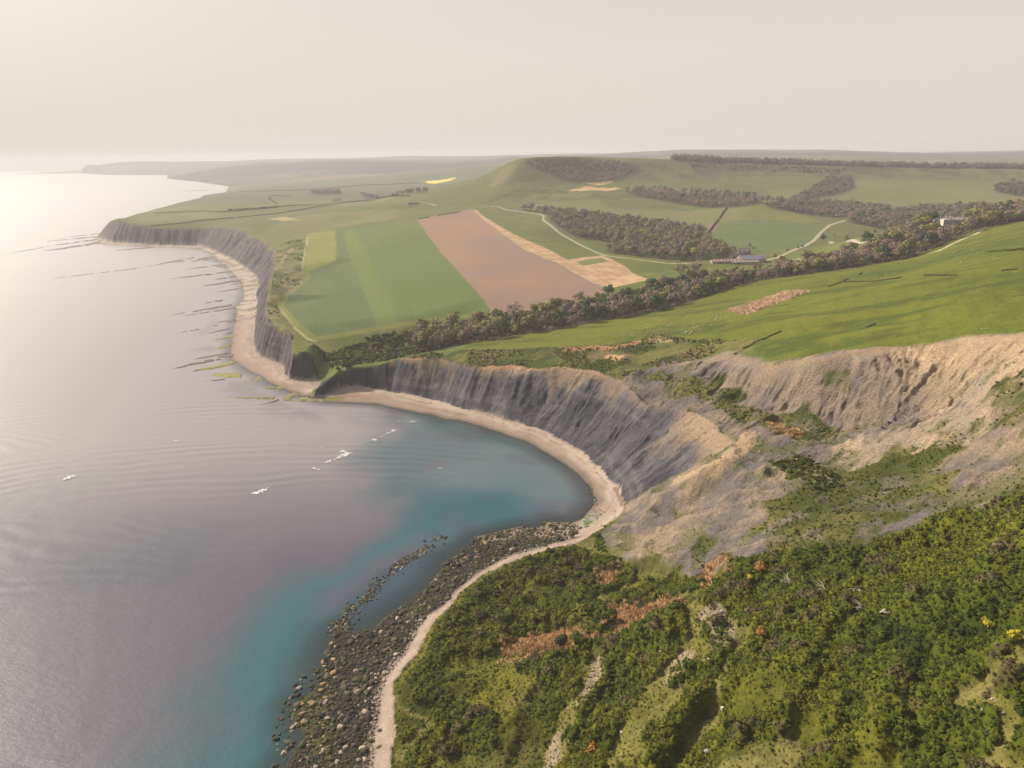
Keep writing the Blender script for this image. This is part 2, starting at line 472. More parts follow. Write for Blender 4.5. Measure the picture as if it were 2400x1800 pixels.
bay = mask(bay_poly, 3)
west = mask(west_poly, 4)
far_head = (coast_d < 40) & (GX < -600) & (GY > 1300) & (steep > 0.6)
d_top_bay, = coarse(lambda x, y: seg_dist(x, y, T_LINE)[:1], ymax=760)
d_top_west, = coarse(lambda x, y: seg_dist(x, y, TW_LINE)[:1], ymax=2200)
cl = np.clip(bay + west, 0, 1)
d_top = np.where(bay > 0, d_top_bay, d_top_west)
frac = np.clip(foot_d / (foot_d + d_top + 1e-3), 0, 1)      # 0 foot, 1 edge
near_head = bay * (GX < -120)

# fields (all corners are places on the ground)
P_CROP_A = GP([(795,614),(729,634),(717,658),(681,685),(655,718),(693,760),(741,792),(883,768),(847,670),(825,619),(804,540),(789,540)])
P_OLIVE = GP([(723,546),(786,539),(787,613),(729,634),(714,631)])
P_CROP_B = GP([(804,540),(977,517),(1031,589),(1089,654),(1131,700),(1157,726),(1100,739),(883,768),(847,670),(825,619)])
P_PLOUGH = GP([(977,516),(1107,490),(1136,517),(1230,586),(1317,622),(1415,672),(1420,692),(1330,716),(1157,738),(1131,700),(1089,654),(1031,589)])
P_STUB = GP([(1107,490),(1115,491),(1136,508),(1220,557),(1281,582),(1332,609),(1342,605),(1411,599),(1455,618),(1523,656),(1437,676),(1415,673),(1317,622),(1230,586),(1136,517)])
P_GREENPATCH = GP([(1350,614),(1411,604),(1425,614),(1368,624)])
P_CROP_C = GP([(1712,517),(1922,526),(1907,564),(1889,575),(1803,589),(1661,568),(1665,550)])
P_BROWNLET = GP([(1661,524),(1687,521),(1672,546),(1655,540)])
P_RAPE = GP([(977,427),(1068,418),(1060,423),(1017,431)])
P_SCRAPE = GP([(626,512),(669,507),(702,516),(660,518)])
P_STRIP = GP([(1705,728),(1745,741),(1897,684),(1885,681),(1836,684),(1770,708)])
P_FARREED = [GP([(1314,445),(1379,437),(1458,444),(1415,449)]), GP([(1364,428),(1400,423),(1440,425),(1408,434)])]
REEDS = [[(1176,1512),(1199,1482),(1298,1469),(1365,1466),(1345,1509),(1298,1515),(1252,1525),(1176,1529)],
         [(1374,1489),(1428,1460),(1426,1480),(1380,1496)],
         [(1431,1449),(1434,1412),(1481,1403),(1590,1394),(1606,1407),(1504,1446),(1434,1469)],
         [(1405,1326),(1448,1323),(1441,1343),(1408,1373),(1395,1359)],
         [(1669,1312),(1701,1305),(1707,1349),(1654,1367),(1650,1351)],
         [(1804,1002),(1833,999),(1880,1021),(1871,1031),(1811,1021)]]
P_REEDS = [GP(q) for q in REEDS]

CLS = np.zeros((NR, NC), np.int8)
CLS[GY > 2900] = 10
beach = land0 & (mask(W_LINE[:len(W_UV)] + B_LINE[::-1], 4.5) > .5)
beach_r = blur(beach.astype(float), 1) > 0.5

# ------------------------------------------------------------------ relief
H0 = H.copy()
und = fbm(GX, GY, 90, 4, 21) - 0.5
H = H + und * 3.0 * sstep(12, 60, foot_d) * land0 * (1 - cl)
# hill foot lumps, old landslip ground at the toe of the ridge
lump = fbm(GX, GY, 45, 5, 77) - 0.5
H = H + lump * 14 * np.clip(mask(GP([(1150,470),(1250,420),(1480,425),(1600,452),(1500,470),(1300,470)]), 0, 20), 0, 1)
# cliffs: slumped buttresses, irregular gullies, shale ledges
wa = foot_arc + 34 * SX + 10 * WX
wd = foot_d + 26 * SY + 8 * WY
def ridged(x, y, scale, octv, seed, gain=.58):
    """sharp crests and creases, 0..1"""
    out = np.zeros(np.broadcast(x, y).shape, np.float32); a_, tot = 1.0, 0.0
    px, py = x / scale, y / scale
    for k in range(octv):
        n_ = 1 - np.abs(2 * vnoise((px + 31.7 * k).astype(np.float32), (py - 13.3 * k).astype(np.float32), seed + k) - 1)
        out += a_ * n_ * n_; tot += a_; a_ *= gain
        px, py = px * 2.07, py * 1.7
    return out / tot
g1 = ridged(wa, wd * .22, 24.0, 5, 5) - .45
g2 = fbm(wa * .9, wd * .75, 52.0, 4, 15) - .5
g3 = ridged(foot_arc + 16 * SX + 6 * WX, wd * .34, 7.5, 4, 25, .65) - .45
iso = fbm(GX, GY, 5.0, 4, 27, .72) - .5
amp = np.clip(4 * frac * (1 - frac), 0, 1) ** 0.6
wall = np.clip(1 - near_head, 0, 1)
def ledges(h, period, rag, seed):
    """hard beds stand out as small steps"""
    p = h / period + rag * (fbm(GX, GY, 30, 3, seed) - .5)
    t = p - np.floor(p)
    return (sstep(.0, .35, t) - t) * period
H = H + bay * wall * amp * (g1 * 8.0 + g2 * 16.0 + g3 * 3.0 + iso * 2.4)
H = H + west * amp * (g1 * 11.0 + g2 * 15.0 + g3 * 5.0 + iso * 3.6)
H = H + bay * wall * amp * ledges(H, 6.5, 3.0, 35) * .15 + west * amp * ledges(H, 8.0, 2.0, 37) * .4
# landslip badlands
ls = landslip * land0 * (1 - cl) * (1 - beach_r)
slip_poly = GP([(1560,850),(1700,828),(1810,850),(2034,817),(2251,786),(2400,781)]) + [(420, 330), (420, 180)] + GP([(2400,1150),(2200,1215),(2040,1280),(1880,1300),(1720,1330),(1650,1350),(1560,1330),(1450,1320),(1400,1262),(1440,1225)]) + [B_LINE[iB(1465,1198)], B_LINE[iB(1467,1180)]] + T_LINE[:13:-1]
slip = mask(slip_poly, 8, 2) * land0 * (1 - bay)
sc_d, sc_arc = coarse(lambda x, y: seg_dist(x, y, [tuple(q[:2]) for q in S_TOPP])[:2], ymax=700)
ra = sc_arc + 30 * SX + 9 * WX
rd = sc_d + 22 * SY + 8 * WY
rr = ridged(ra, rd * .28, 17.0, 5, 61, .62) - .45
bowl = slip * (1 - sstep(45, 85, sc_d)) * sstep(250, 320, GY)
H = H + bowl * sstep(1, 12, sc_d) * (rr * 7.0 + (fbm(ra, rd * .5, 4.0, 4, 63, .7) - .5) * 4.0 + (fbm(GX, GY, 34, 3, 64) - .5) * 11 + iso * 2.5)
H = H + bowl * sstep(4, 14, sc_d) * ledges(H, 7.0, 3.0, 65) * .25
b1 = ridged(GX * .8 + GY * .6 + 14 * SX, (GY * .8 - GX * .6 + 14 * SY) * .6, 26, 5, 71, .62)
H = H + slip * (1 - bowl) * ((b1 - 0.4) * 11.0 + iso * 2.0) * sstep(3, 18, foot_d)
# near slope: spurs running down to the shore, hummocks
near = landslip * land0 * (1 - slip) * (1 - bay) * (1 - beach_r) * (GY < 460) * ((GX < 160) | (GY < 290))
along, across = GX * 0.36 + GY * 0.93, GX * 0.93 - GY * 0.36
n1 = np.abs(fbm(along + 26 * SX, across * 0.35, 34, 4, 81) - 0.5) * 2
n2 = fbm(GX, GY, 9, 4, 85) - 0.5
H = H + near * sstep(2, 26, foot_d) * ((n1 - 0.4) * 12.0 + n2 * 5.0)
for uv, w_, dp_ in [([(1687,1672),(1655,1720),(1612,1795)], 9, 6.0), ([(1660,1360),(1600,1415),(1520,1445),(1440,1480)], 7, 3.0), ([(1330,1545),(1290,1640),(1230,1780)], 8, 3.0), ([(2050,1440),(1990,1560),(1930,1700)], 9, 3.5), ([(2250,1500),(2210,1640),(2180,1780)], 9, 3.5), ([(1480,1560),(1430,1660),(1380,1780)], 8, 3.0)]:
    H = H - blur(stroke(uv, w_ * 1.6, 8), 6) * dp_ * near
def worley(x, y, cell, seed):
    """distance to the nearest jittered centre (in cells) and that centre's own random number"""
    ix, iy = np.floor(x / cell), np.floor(y / cell)
    best = np.full(x.shape, 9.0, np.float32); rid = np.zeros(x.shape, np.float32)
    for dx_ in (-1, 0, 1):
        for dy_ in (-1, 0, 1):
            cx, cy = ix + dx_, iy + dy_
            px = cx + .15 + .7 * _hash(cx, cy, seed); py = cy + .15 + .7 * _hash(cx, cy, seed + 1)
            d = np.hypot(x / cell - px, y / cell - py).astype(np.float32)
            m_ = d < best
            best = np.where(m_, d, best); rid = np.where(m_, _hash(cx, cy, seed + 2), rid)
    return best, rid
PALE = [([(1660,1429),(1600,1520),(1560,1600),(1480,1730),(1440,1800)], 12), ([(1411,1532),(1380,1600),(1352,1664),(1272,1800)], 11), ([(1690,1440),(1701,1503),(1672,1557),(1680,1612),(1687,1660)], 6),
        ([(1680,1690),(1640,1750),(1600,1800)], 9), ([(1840,1740),(1760,1790)], 12), ([(2330,1640),(2370,1720),(2400,1780)], 9), ([(1330,1480),(1450,1445),(1560,1412),(1660,1372)], 5),
        ([(1430,1400),(1500,1360),(1560,1345)], 16), ([(2300,1620),(2330,1560),(2360,1530)], 6), ([(1345,1280),(1440,1300)], 9), ([(930,1650),(960,1700),(950,1790)], 7)]
pale = np.zeros((NR, NC))
for uv, w in PALE:
    pale = np.maximum(pale, stroke(uv, w * .62, 26))
pale = pale * land0 * (1 - beach_r)
reedm = np.zeros((NR, NC))
for q in P_REEDS:
    reedm = np.maximum(reedm, mask(q, 7, 1))
dens = near * (1 - np.clip(pale * 1.3, 0, 1)) * (1 - np.clip(reedm * 1.5, 0, 1)) * sstep(.33, .47, fbm(GX, GY, 26, 4, 401) + .10 * sstep(0, 90, GX - 40)) * sstep(1.5, 7, foot_d)
nrow = slice(0, int(np.searchsorted(YR, 470)))
xs_, ys_w = GX[nrow] + 3.0 * WX[nrow], GY[nrow] + 3.0 * WY[nrow]
cw1, ci1 = np.zeros((NR, NC), np.float32), np.zeros((NR, NC), np.float32)
cw2, ci2 = cw1.copy(), ci1.copy()
cw1[nrow], ci1[nrow] = worley(xs_, ys_w, 5.2, 411)
cw2[nrow], ci2[nrow] = worley(xs_ * 1.1, ys_w * .95, 2.5, 421)
mound = (.5 + 1.0 * ci1) * np.sqrt(np.clip(1 - (cw1 / .80) ** 2, 0, 1)) * 2.3 + (.4 + .8 * ci2) * np.sqrt(np.clip(1 - (cw2 / .8) ** 2, 0, 1)) * .85
dsm = blur(dens[nrow], 2)
H[nrow] += (near * (1 - dens))[nrow] * ((fbm(GX[nrow], GY[nrow], 3.2, 3, 451, .7) - .5) * 1.5 + .35 * np.sqrt(np.clip(1 - (cw2[nrow] / .7) ** 2, 0, 1)))
H[nrow] += (dsm * mound[nrow]).astype(H.dtype)
# undercliff hummocks above the bay and above the western cliff
uc = mask(T_LINE[6:15] + [tuple(q[:2]) for q in S_TOPP[0:3]] + GP([(1745,818),(1810,790),(1700,798),(1620,795),(1545,787),(1500,796),(1440,808),(1330,814),(1200,818),(1080,822),(980,832)]), 3, 2) * (1 - bay)
uw = mask(TW_LINE[3:12] + GP([(690,556),(715,560),(708,655),(668,690),(648,718),(690,765)]), 3, 2) * (1 - west)
H = H + np.clip(uc + uw, 0, 1) * (fbm(GX, GY, 16, 4, 91) - 0.5) * 6.5
# cut bank under the pasture edge
# far downs get real valleys
H = H + (fbm(GX, GY, 900, 5, 93) - .5) * 70 * sstep(3000, 5000, GY) * sstep(30, 90, H0) * (1 - .75 * sstep(140, 200, H0))
# terracettes on the hill slopes and pasture roughness
H = H + (fbm(GX, GY, 12, 3, 95) - 0.5) * 0.5 * land0 * (1 - beach_r) * (GY < 2500)
# beach: berm and cusps
bt = np.clip(coast_d / (coast_d + foot_d + 1e-3), 0, 1)
H = np.where(beach_r, 0.1 + 4.2 * bt ** 1.15 + (fbm(GX, GY, 7, 4, 99) - 0.5) * 0.9 * bt + 0.35 * np.sin(bt * 14) * bt, H)
H = np.where(land0, np.maximum(H, 0.06), H)

# ------------------------------------------------------------------ colours (each surface's own, with some shade painted in)
def C(r, g, b):
    return np.array([r, g, b], np.float32)
A = np.zeros((NR, NC, 3), np.float32)
def put(m, c):
    rows = np.flatnonzero((m > 0.003).any(1)) if isinstance(m, np.ndarray) else []
    if not len(rows):
        return
    r = slice(rows[0], rows[-1] + 1)
    k = np.clip(m[r], 0, 1)[..., None]
    c = np.asarray(c)
    A[r] += ((c[r] if c.ndim == 3 else c) - A[r]) * k
def mixc(c0, c1, t):
    t = np.clip(t, 0, 1)[..., None]
    return c0 * (1 - t) + c1 * t
f_big, f_mid, f_fin = fbm(GX, GY, 120, 4, 101), fbm(GX, GY, 22, 5, 103), fbm(GX, GY, 5, 4, 107)
GRASS, GRASS2, DRY, DARKG = C(.108, .128, .026), C(.080, .104, .022), C(.235, .205, .080), C(.045, .068, .016)
put(np.ones((NR, NC)), mixc(GRASS2, GRASS, sstep(.35, .65, f_big)))
put(sstep(.55, .75, f_mid) * .5, DRY * .8)
# duller, older grass in the far valley and on the hill
farv = sstep(1000, 1700, GY)
put(farv * .8, mixc(C(.082, .098, .036), C(.125, .132, .046), f_mid))
put(farv * sstep(.50, .62, fbm(GX, GY, 160, 4, 111)) * .5, C(.19, .17, .07))
hillside = mask(GP([(1870,480),(1990,400),(2400,392),(2400,478),(2200,500),(2080,488)]), 10, 10)
hillg = mask(GP([(930,480),(1075,438),(1143,407),(1201,377),(1240,372),(1330,400),(1400,425),(1330,455),(1150,476)]), 20, 10)
put(hillg * .75, mixc(C(.080, .086, .030), C(.125, .118, .042), f_mid))
put(stroke([(1196,392),(1180,410),(1165,430)], 40, 25) * hillg * .5, C(.20, .165, .075))
put(mask(GP([(1700,512),(1740,487),(1795,476),(1850,487),(1935,521),(1712,516)]), 4, 4) * .8, mixc(C(.135, .138, .038), C(.165, .158, .048), f_mid))
put(hillside * .7, mixc(C(.17, .155, .065), C(.125, .13, .05), f_mid))
scarpf = mask(GP([(1240,375),(1560,376),(2010,390),(2400,397),(2400,425),(2000,418),(1700,418),(1500,425),(1330,412)]), 30, 12)
put(scarpf * .75, mixc(C(.070, .080, .036), C(.125, .125, .055), sstep(.35, .65, f_mid)))
put(scarpf * sstep(.55, .66, fbm(GX, GY, 55, 4, 115)) * .7, C(.060, .055, .036))
# dark lusher streaks on the near pasture
strk = fbm(GX * .45 + GY * .9, (GX * .9 - GY * .45) * .22, 16, 4, 113)
pasture = mask(GP([(1080,818),(1330,812),(1545,787),(1745,806),(1810,850),(2034,817),(2400,781)]) + [(700, 500), (760, 1050)] + [tuple(q[:2]) for q in NE_PTS[15:1:-1]], 2, 2)
put(pasture * .9, mixc(C(.070, .094, .007), C(.114, .128, .010), sstep(.3, .7, f_big)))
put(pasture * sstep(.50, .66, strk) * .65, C(.040, .064, .010))
ter = fbm(H * 2.2 + 8 * SX, (GX * .5 + GY) * .03, 3.0, 3, 117)
put(pasture * sstep(.55, .70, ter) * .30, C(.055, .075, .008))
put(pasture * sstep(.58, .72, fbm(GX, GY, 9, 4, 119)) * .4, C(.150, .146, .020))
put(pasture * sstep(.60, .80, f_fin) * .35, C(.17, .16, .025))
# beyond: patchwork of far fields
cell = _hash(np.floor((GX + 60 * SX) / 420 + 3 * SY), np.floor((GY + 80 * SY) / 620), 5)
farm = sstep(2500, 3000, GY)
put(farm * .9, mixc(C(.062, .080, .044), C(.115, .120, .062), cell))
put(sstep(5600, 6300, GY) * .92, mixc(C(.020, .025, .030), C(.040, .044, .042), f_big))
put(farm * (cell > .86) * .6, C(.19, .15, .09))

# woodland floors stay dark leaf litter
def wood_floor(uv, world=None):
    put(mask(world if world is not None else GP(uv), 8, 1) * .9, mixc(C(.055, .050, .028), C(.085, .075, .036), f_fin))

# fields
ax = np.array(P_CROP_B[3]) - np.array(P_CROP_B[1]); ax /= np.linalg.norm(ax)
perp = GX * ax[1] - GY * ax[0]
tram = 1 - sstep(.6, 2.2, np.abs(((perp + 2.0 * SX) % 27.0) - 13.5))
drill = np.sin(perp * 2 * np.pi / 6.0) * .5 + .5
mA, mO, mB, mP, mS = [mask(q, 3.5) for q in (P_CROP_A, P_OLIVE, P_CROP_B, P_PLOUGH, P_STUB)]
put(mA, mixc(C(.072, .103, .040), C(.108, .136, .050), .55 * f_mid + .45 * fbm(perp, (GX * ax[0] + GY * ax[1]) * .12, 9, 4, 127) + .15 * drill))
put(mB, mixc(C(.078, .116, .031), C(.118, .150, .049), .5 * f_big + .45 * fbm(perp, (GX * ax[0] + GY * ax[1]) * .12, 9, 4, 129) + .15 * drill))
lime = stroke([(808,545),(835,600),(862,670),(890,760)], 34, 10)
put(mB * lime * .35, C(.150, .190, .040))
put((mA + mB) * tram * .30 * (GY < 1500), C(.075, .10, .035))
put(mO, mixc(C(.150, .165, .035), C(.200, .195, .045), f_mid))
# ploughland, grey-pink where the soil is thin
put(mP, mixc(C(.240, .148, .102), C(.195, .135, .112), sstep(.40, .62, fbm(GX, GY, 170, 4, 121))))
put(mP * (.10 + .16 * drill), C(.30, .19, .13))
put(mP * sstep(.6, .8, f_fin) * .25, C(.18, .11, .075))
# stubble and dead game cover
put(mS, mixc(C(.33, .205, .110), C(.42, .290, .175), sstep(.35, .65, fbm(GX, GY, 12, 4, 125))))
row = np.sin(perp * 2 * np.pi / 14.0)
put(mS * sstep(.6, .9, row + (f_fin - .5)) * .35, C(.20, .15, .07))
put(mask(P_GREENPATCH, 3), C(.13, .15, .05))
mC = mask(P_CROP_C, 2)
put(mC, mixc(C(.080, .112, .040), C(.112, .142, .050), f_mid))
put(mask(P_BROWNLET, 4), C(.21, .13, .085))
put(mask(P_RAPE, 2), C(.58, .47, .08))
put(mask(P_SCRAPE, 14) * .8, C(.33, .26, .11))
for q in P_FARREED:
    put(mask(q, 6, 1) * .95, mixc(C(.40, .24, .13), C(.50, .34, .20), f_fin))
mR = mask(P_STRIP, 3)
put(mR, C(.40, .24, .11))
# margins round the crops
for uv, w in [([(655,718),(693,762),(736,795),(883,771),(1100,741)], 9), ([(655,718),(681,683),(716,655),(722,600),(726,548)], 9), ([(977,515),(1107,489)], 7)]:
    put(stroke(uv, w, 2) * .8, C(.17, .18, .045))
for uv, w, c in [([(653,721),(690,768),(722,795),(740,800)], 2.4, C(.40, .34, .18)), ([(648,712),(672,686),(706,660),(712,600),(722,555)], 2.2, C(.36, .30, .16))]:
    put(stroke(uv, w, 1) * .85, c)

# cliffs
z_rel = np.clip((H - 4) / 55, 0, 1)
sh_n = fbm(wa, wd * .42, 8, 5, 131, .6)
sh_b = fbm(wa, wd * .7, 34, 4, 133)
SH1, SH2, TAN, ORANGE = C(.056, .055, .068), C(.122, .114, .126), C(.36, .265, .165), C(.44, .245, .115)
shale = mixc(SH1, SH2, sstep(.30, .68, sh_n))
put(bay, shale)
band = fbm(GX * 0 + foot_arc * .02, H + 5 * SX + 2 * WX, 3.0, 4, 135)
put(bay * sstep(.54, .66, band) * .25, C(.052, .050, .058))
put(bay * (1 - sstep(.34, .40, band)) * .35, C(.20, .185, .185))
upper = sstep(.72, 1.0, frac + (sh_b - .5) * .55)
put(bay * wall * upper * .85, mixc(TAN, SH2, sstep(.45, .75, sh_n)))
put(bay * wall * sstep(.86, 1.0, frac + (sh_b - .5) * .3) * (GX < 90) * .85, mixc(ORANGE, TAN, sstep(.4, .7, f_fin)))
runs = sstep(.54, .66, fbm(wa, wd * .30, 17, 4, 137))
put(bay * wall * runs * sstep(.25, .75, frac) * .65, mixc(C(.31, .225, .150), C(.24, .19, .14), f_fin))
put(near_head * .95, mixc(C(.030, .030, .036), C(.060, .056, .062), sstep(.35, .7, sh_n)))  # shade on the wall facing away from the sun, painted near-black
# western cliff, greyer and browner
put(west, mixc(C(.072, .064, .074), C(.140, .120, .120), sstep(.3, .7, sh_n)))
put(west * sstep(.5, .66, band) * .40, C(.095, .080, .080))
put(west * sstep(.80, 1.0, frac + (sh_b - .5) * .5) * .7, mixc(C(.26, .18, .105), C(.13, .125, .05), f_mid))
point_shade = west * (GX > -226) * (GY < 712)
put(point_shade * .95, mixc(C(.030, .030, .036), C(.060, .056, .062), sstep(.35, .7, sh_n)))  # shaded face of the western point, put into the colour
put(far_head * .9 * (1 - west), C(.15, .12, .11))
# undercliff vegetation
put(uc, mixc(C(.050, .066, .012), C(.125, .122, .034), sstep(.35, .65, f_mid)))
put(uc * sstep(.58, .70, fbm(GX, GY, 24, 4, 141)) * .7, C(.165, .115, .062))
put(uw, mixc(C(.095, .110, .030), C(.185, .165, .070), sstep(.35, .65, f_mid)))
put(stroke([(1335,820),(1400,815),(1450,812),(1490,804)], 7, 6) * .85, C(.43, .225, .115))
put(stroke([(1425,836),(1452,838)], 7, 8) * .85, C(.42, .25, .13))
put(stroke([(1500,800),(1540,795),(1570,800)], 5, 6) * .6, C(.36, .27, .14))
put(stroke([(684,583),(668,603),(655,622)], 4, 4) * .6, C(.36, .25, .14))

# landslip: tan scarp, grey badland, green terraces
base = mixc(C(.145, .128, .122), C(.27, .21, .145), sstep(.46, .70, fbm(GX, GY, 38, 5, 151)))
put(slip, base)
put(slip * (1 - sstep(.22, .40, b1)) * .6, mixc(C(.085, .078, .080), C(.15, .125, .11), f_fin))  # shade painted into the gully floors
put(slip * sstep(.52, .72, b1) * .45, C(.34, .26, .175))  # crests painted paler, as if catching the light
put(slip * sstep(.55, .75, f_fin) * .35, C(.38, .29, .19))
put(slip * sstep(.58, .68, fbm(GX, GY, 3.0, 3, 173)) * .35, C(.10, .085, .075))
tan_w = bowl * np.clip(sstep(195, 255, GX) + .45 * (1 - sstep(2, 16, sc_d)), 0, 1)
put(tan_w * .92, mixc(C(.47, .345, .205), C(.36, .265, .17), sstep(.35, .7, fbm(ra, rd * .4, 9, 5, 153, .6))))
put(bowl * (1 - tan_w) * .8, mixc(C(.135, .115, .112), C(.25, .195, .145), sstep(.38, .66, fbm(ra, rd * .4, 9, 5, 155, .6))))
put(slip * (1 - sstep(0, 2.2, sc_d)) * .7, C(.30, .19, .10))
scree = mask(GP([(1990,1030),(2100,1000),(2300,880),(2400,800),(2400,850),(2320,930),(2330,1000),(2150,1080),(2000,1105),(1940,1050)]), 8, 3)
put(scree * .8, mixc(C(.42, .315, .205), C(.30, .245, .185), sstep(.4, .7, fbm(GX, GY, 14, 5, 157))))
VEG = [[(1500,868),(1580,880),(1660,888),(1745,925),(1720,950),(1800,965),(1930,1000),(1960,1025),(1880,1022),(1800,1000),(1740,985),(1690,960),(1600,930),(1540,915)],
       [(1817,1085),(1902,1066),(1972,1116),(1965,1140),(1915,1151),(1842,1123)],
       [(1925,1160),(1990,1110),(2080,1060),(2180,1070),(2210,1140),(2190,1180),(2080,1230),(1990,1250),(1920,1240),(1890,1200)],
       [(1760,1270),(1800,1180),(1870,1130),(1960,1100),(2040,1090),(2120,1040),(2200,1050),(2230,1130),(2180,1190),(2080,1240),(1950,1275),(1850,1300)], [(1925,855),(1990,850),(2010,900),(1960,925),(1930,890)],
       [(2311,927),(2400,863),(2500,900),(2480,990),(2326,990)], [(2180,1010),(2230,1000),(2290,1030),(2200,1100),(2150,1090)],
       [(1900,1250),(2100,1235),(2230,1200),(2400,1140),(2420,1250),(2200,1260),(2000,1300),(1880,1310)],
       [(1570,1170),(1605,1180),(1600,1215),(1575,1205)], [(1620,1255),(1675,1258),(1690,1310),(1650,1318),(1625,1290)], [(1710,1020),(1745,1025),(1765,1070),(1735,1060)],
       [(1440,1330),(1520,1310),(1600,1330),(1640,1350),(1560,1395),(1470,1400),(1440,1370)]]
vg = np.zeros((NR, NC))
for q in VEG:
    vg = np.maximum(vg, mask(GP(q), 30, 1))
vg = vg * slip
vbreak = sstep(.34, .50, fbm(GX, GY, 11, 5, 161))
put(vg * (.35 + .65 * vbreak), mixc(C(.066, .076, .016), C(.150, .136, .042), sstep(.35, .65, f_mid)))
put(vg * sstep(.54, .66, fbm(GX, GY, 8, 4, 163)) * .6, C(.060, .082, .020))
sparse = slip * (1 - vg) * sstep(.54, .64, fbm(GX, GY, 9, 5, 165)) * sstep(.40, .56, fbm(GX, GY, 50, 3, 167) + .10 * sstep(200, 260, GX) * (GY < 330))
put(sparse * .7, C(.12, .125, .045))
put(stroke([(1605,1116),(1680,1090),(1735,1050),(1760,1020)], 9, 9) * .8 * (1 - bay), C(.44, .32, .19))

# near slope: rank grass under the scrub
put(near, mixc(C(.042, .052, .005), C(.115, .112, .012), sstep(.36, .60, fbm(GX, GY, 34, 5, 175))))
put(near * sstep(.55, .75, fbm(GX, GY, 18, 5, 171)) * .45, C(.15, .128, .040))
drift = fbm(GX, GY, 30, 4, 445)
tone = np.clip(.55 * drift * 1.6 - .18 + .42 * ci1 + .18 * ci2, 0, 1)
canopy = mixc(C(.026, .040, .004), C(.070, .088, .006), sstep(.12, .55, tone)); canopy = mixc(canopy, C(.118, .122, .009), sstep(.55, .98, tone))
canopy = mixc(canopy, C(.085, .070, .028), (ci1 > .93) * .8)
put(dens, canopy)
put(pale * (.35 + .5 * sstep(.35, .6, f_fin)), mixc(C(.130, .128, .026), C(.21, .180, .070), f_mid))
BARE = [([(1412,1535),(1390,1590),(1368,1640)], 4), ([(1672,1436),(1690,1470),(1685,1500)], 7), ([(1300,1740),(1280,1800)], 4), ([(1600,1540),(1585,1570)], 5)]
for uv, w in BARE:
    put(stroke(uv, w, 6) * .8, mixc(C(.33, .26, .18), C(.22, .18, .13), f_fin))
put(reedm * .75 * sstep(.3, .5, f_fin), C(.32, .20, .095))

# beach: pale shingle high up, wet and darker at the edge; boulder shore in the near part
sand = mixc(C(.27, .205, .160), C(.37, .300, .240), sstep(.35, .75, bt + (fbm(GX, GY, 9, 4, 181) - .5) * .5))
put(beach_r, sand)
put(beach_r * (1 - sstep(.5, 6.0, coast_d + 5 * (f_mid - .5))) * .85, C(.135, .102, .085))
put(beach_r * sstep(.60, .66, fbm(foot_arc * .12 + 4 * SX, coast_d + 3 * WX, 2.2, 3, 187)) * .4, C(.16, .115, .085))
put(beach_r * sstep(.62, .74, fbm(GX, GY, 10, 4, 183)) * .3, C(.30, .21, .165))
put(beach_r * stroke([(800,925),(850,926),(900,932)], 9, 12) * .4, C(.22, .115, .085))
put(beach_r * sstep(.62, .85, bt + (f_fin - .5) * .9) * (GX < -170) * .6, C(.165, .135, .120))
put(beach_r * stroke([(770,936),(800,934)], 5, 4) * .9, C(.17, .17, .03))
put(beach_r * stroke([(1440,1145),(1455,1165),(1462,1185)], 2.5, 4) * .7, C(.15, .075, .05))
rockshore = beach_r * (GY < 372) * np.where(GX < 60, 1.0, 0.0)
put(rockshore * (1 - sstep(.72, .93, bt + (f_mid - .5) * .3)), mixc(C(.016, .016, .013), C(.045, .038, .030), f_fin))  # shade in the gaps between boulders, painted on the ground
put(rockshore * (1 - sstep(.4, .7, bt)) * sstep(.52, .64, f_mid) * .6, C(.085, .100, .020))
put(rockshore * sstep(.72, .93, bt) * .7, mixc(C(.26, .20, .150), C(.40, .32, .25), f_fin))
ledge_beach = beach_r * (GY > 950) * (GX < -250)
put(ledge_beach * .8, mixc(C(.36, .31, .245), C(.185, .15, .13), sstep(.42, .62, fbm(GX * .45 - GY * .12, GY * .8 + GX * .25, 10, 5, 185))))
put(beach_r * (GX < -170) * (GY < 1010) * (GY > 700) * .35, C(.30, .225, .185))
# seabed
put((~land0) * 1.0, C(.10, .09, .07))
# tracks
TRACKS = [([(1165,484),(1187,492),(1266,501),(1274,506),(1274,517),(1306,542),(1342,564),(1393,589),(1422,600),(1487,607),(1570,618),(1640,616)], 4.2),
          ([(1980,517),(1944,528),(1922,546),(1907,564),(1889,575),(1853,589),(1820,604),(1790,612)], 4.5), ([(1820,606),(1880,606),(1940,607)], 3.0), ([(1948,567),(1998,566),(2030,567)], 9),
          ([(1111,486),(1165,484)], 3.0), ([(965,472),(1000,476),(1022,482)], 4.0), ([(2160,598),(2200,588),(2244,566),(2300,541)], 3.5)]
trk = np.zeros((NR, NC))
for uv, w in TRACKS:
    trk = np.maximum(trk, stroke(uv, w, 1))
put(trk * .95, mixc(C(.46, .40, .30), C(.36, .30, .22), f_fin))
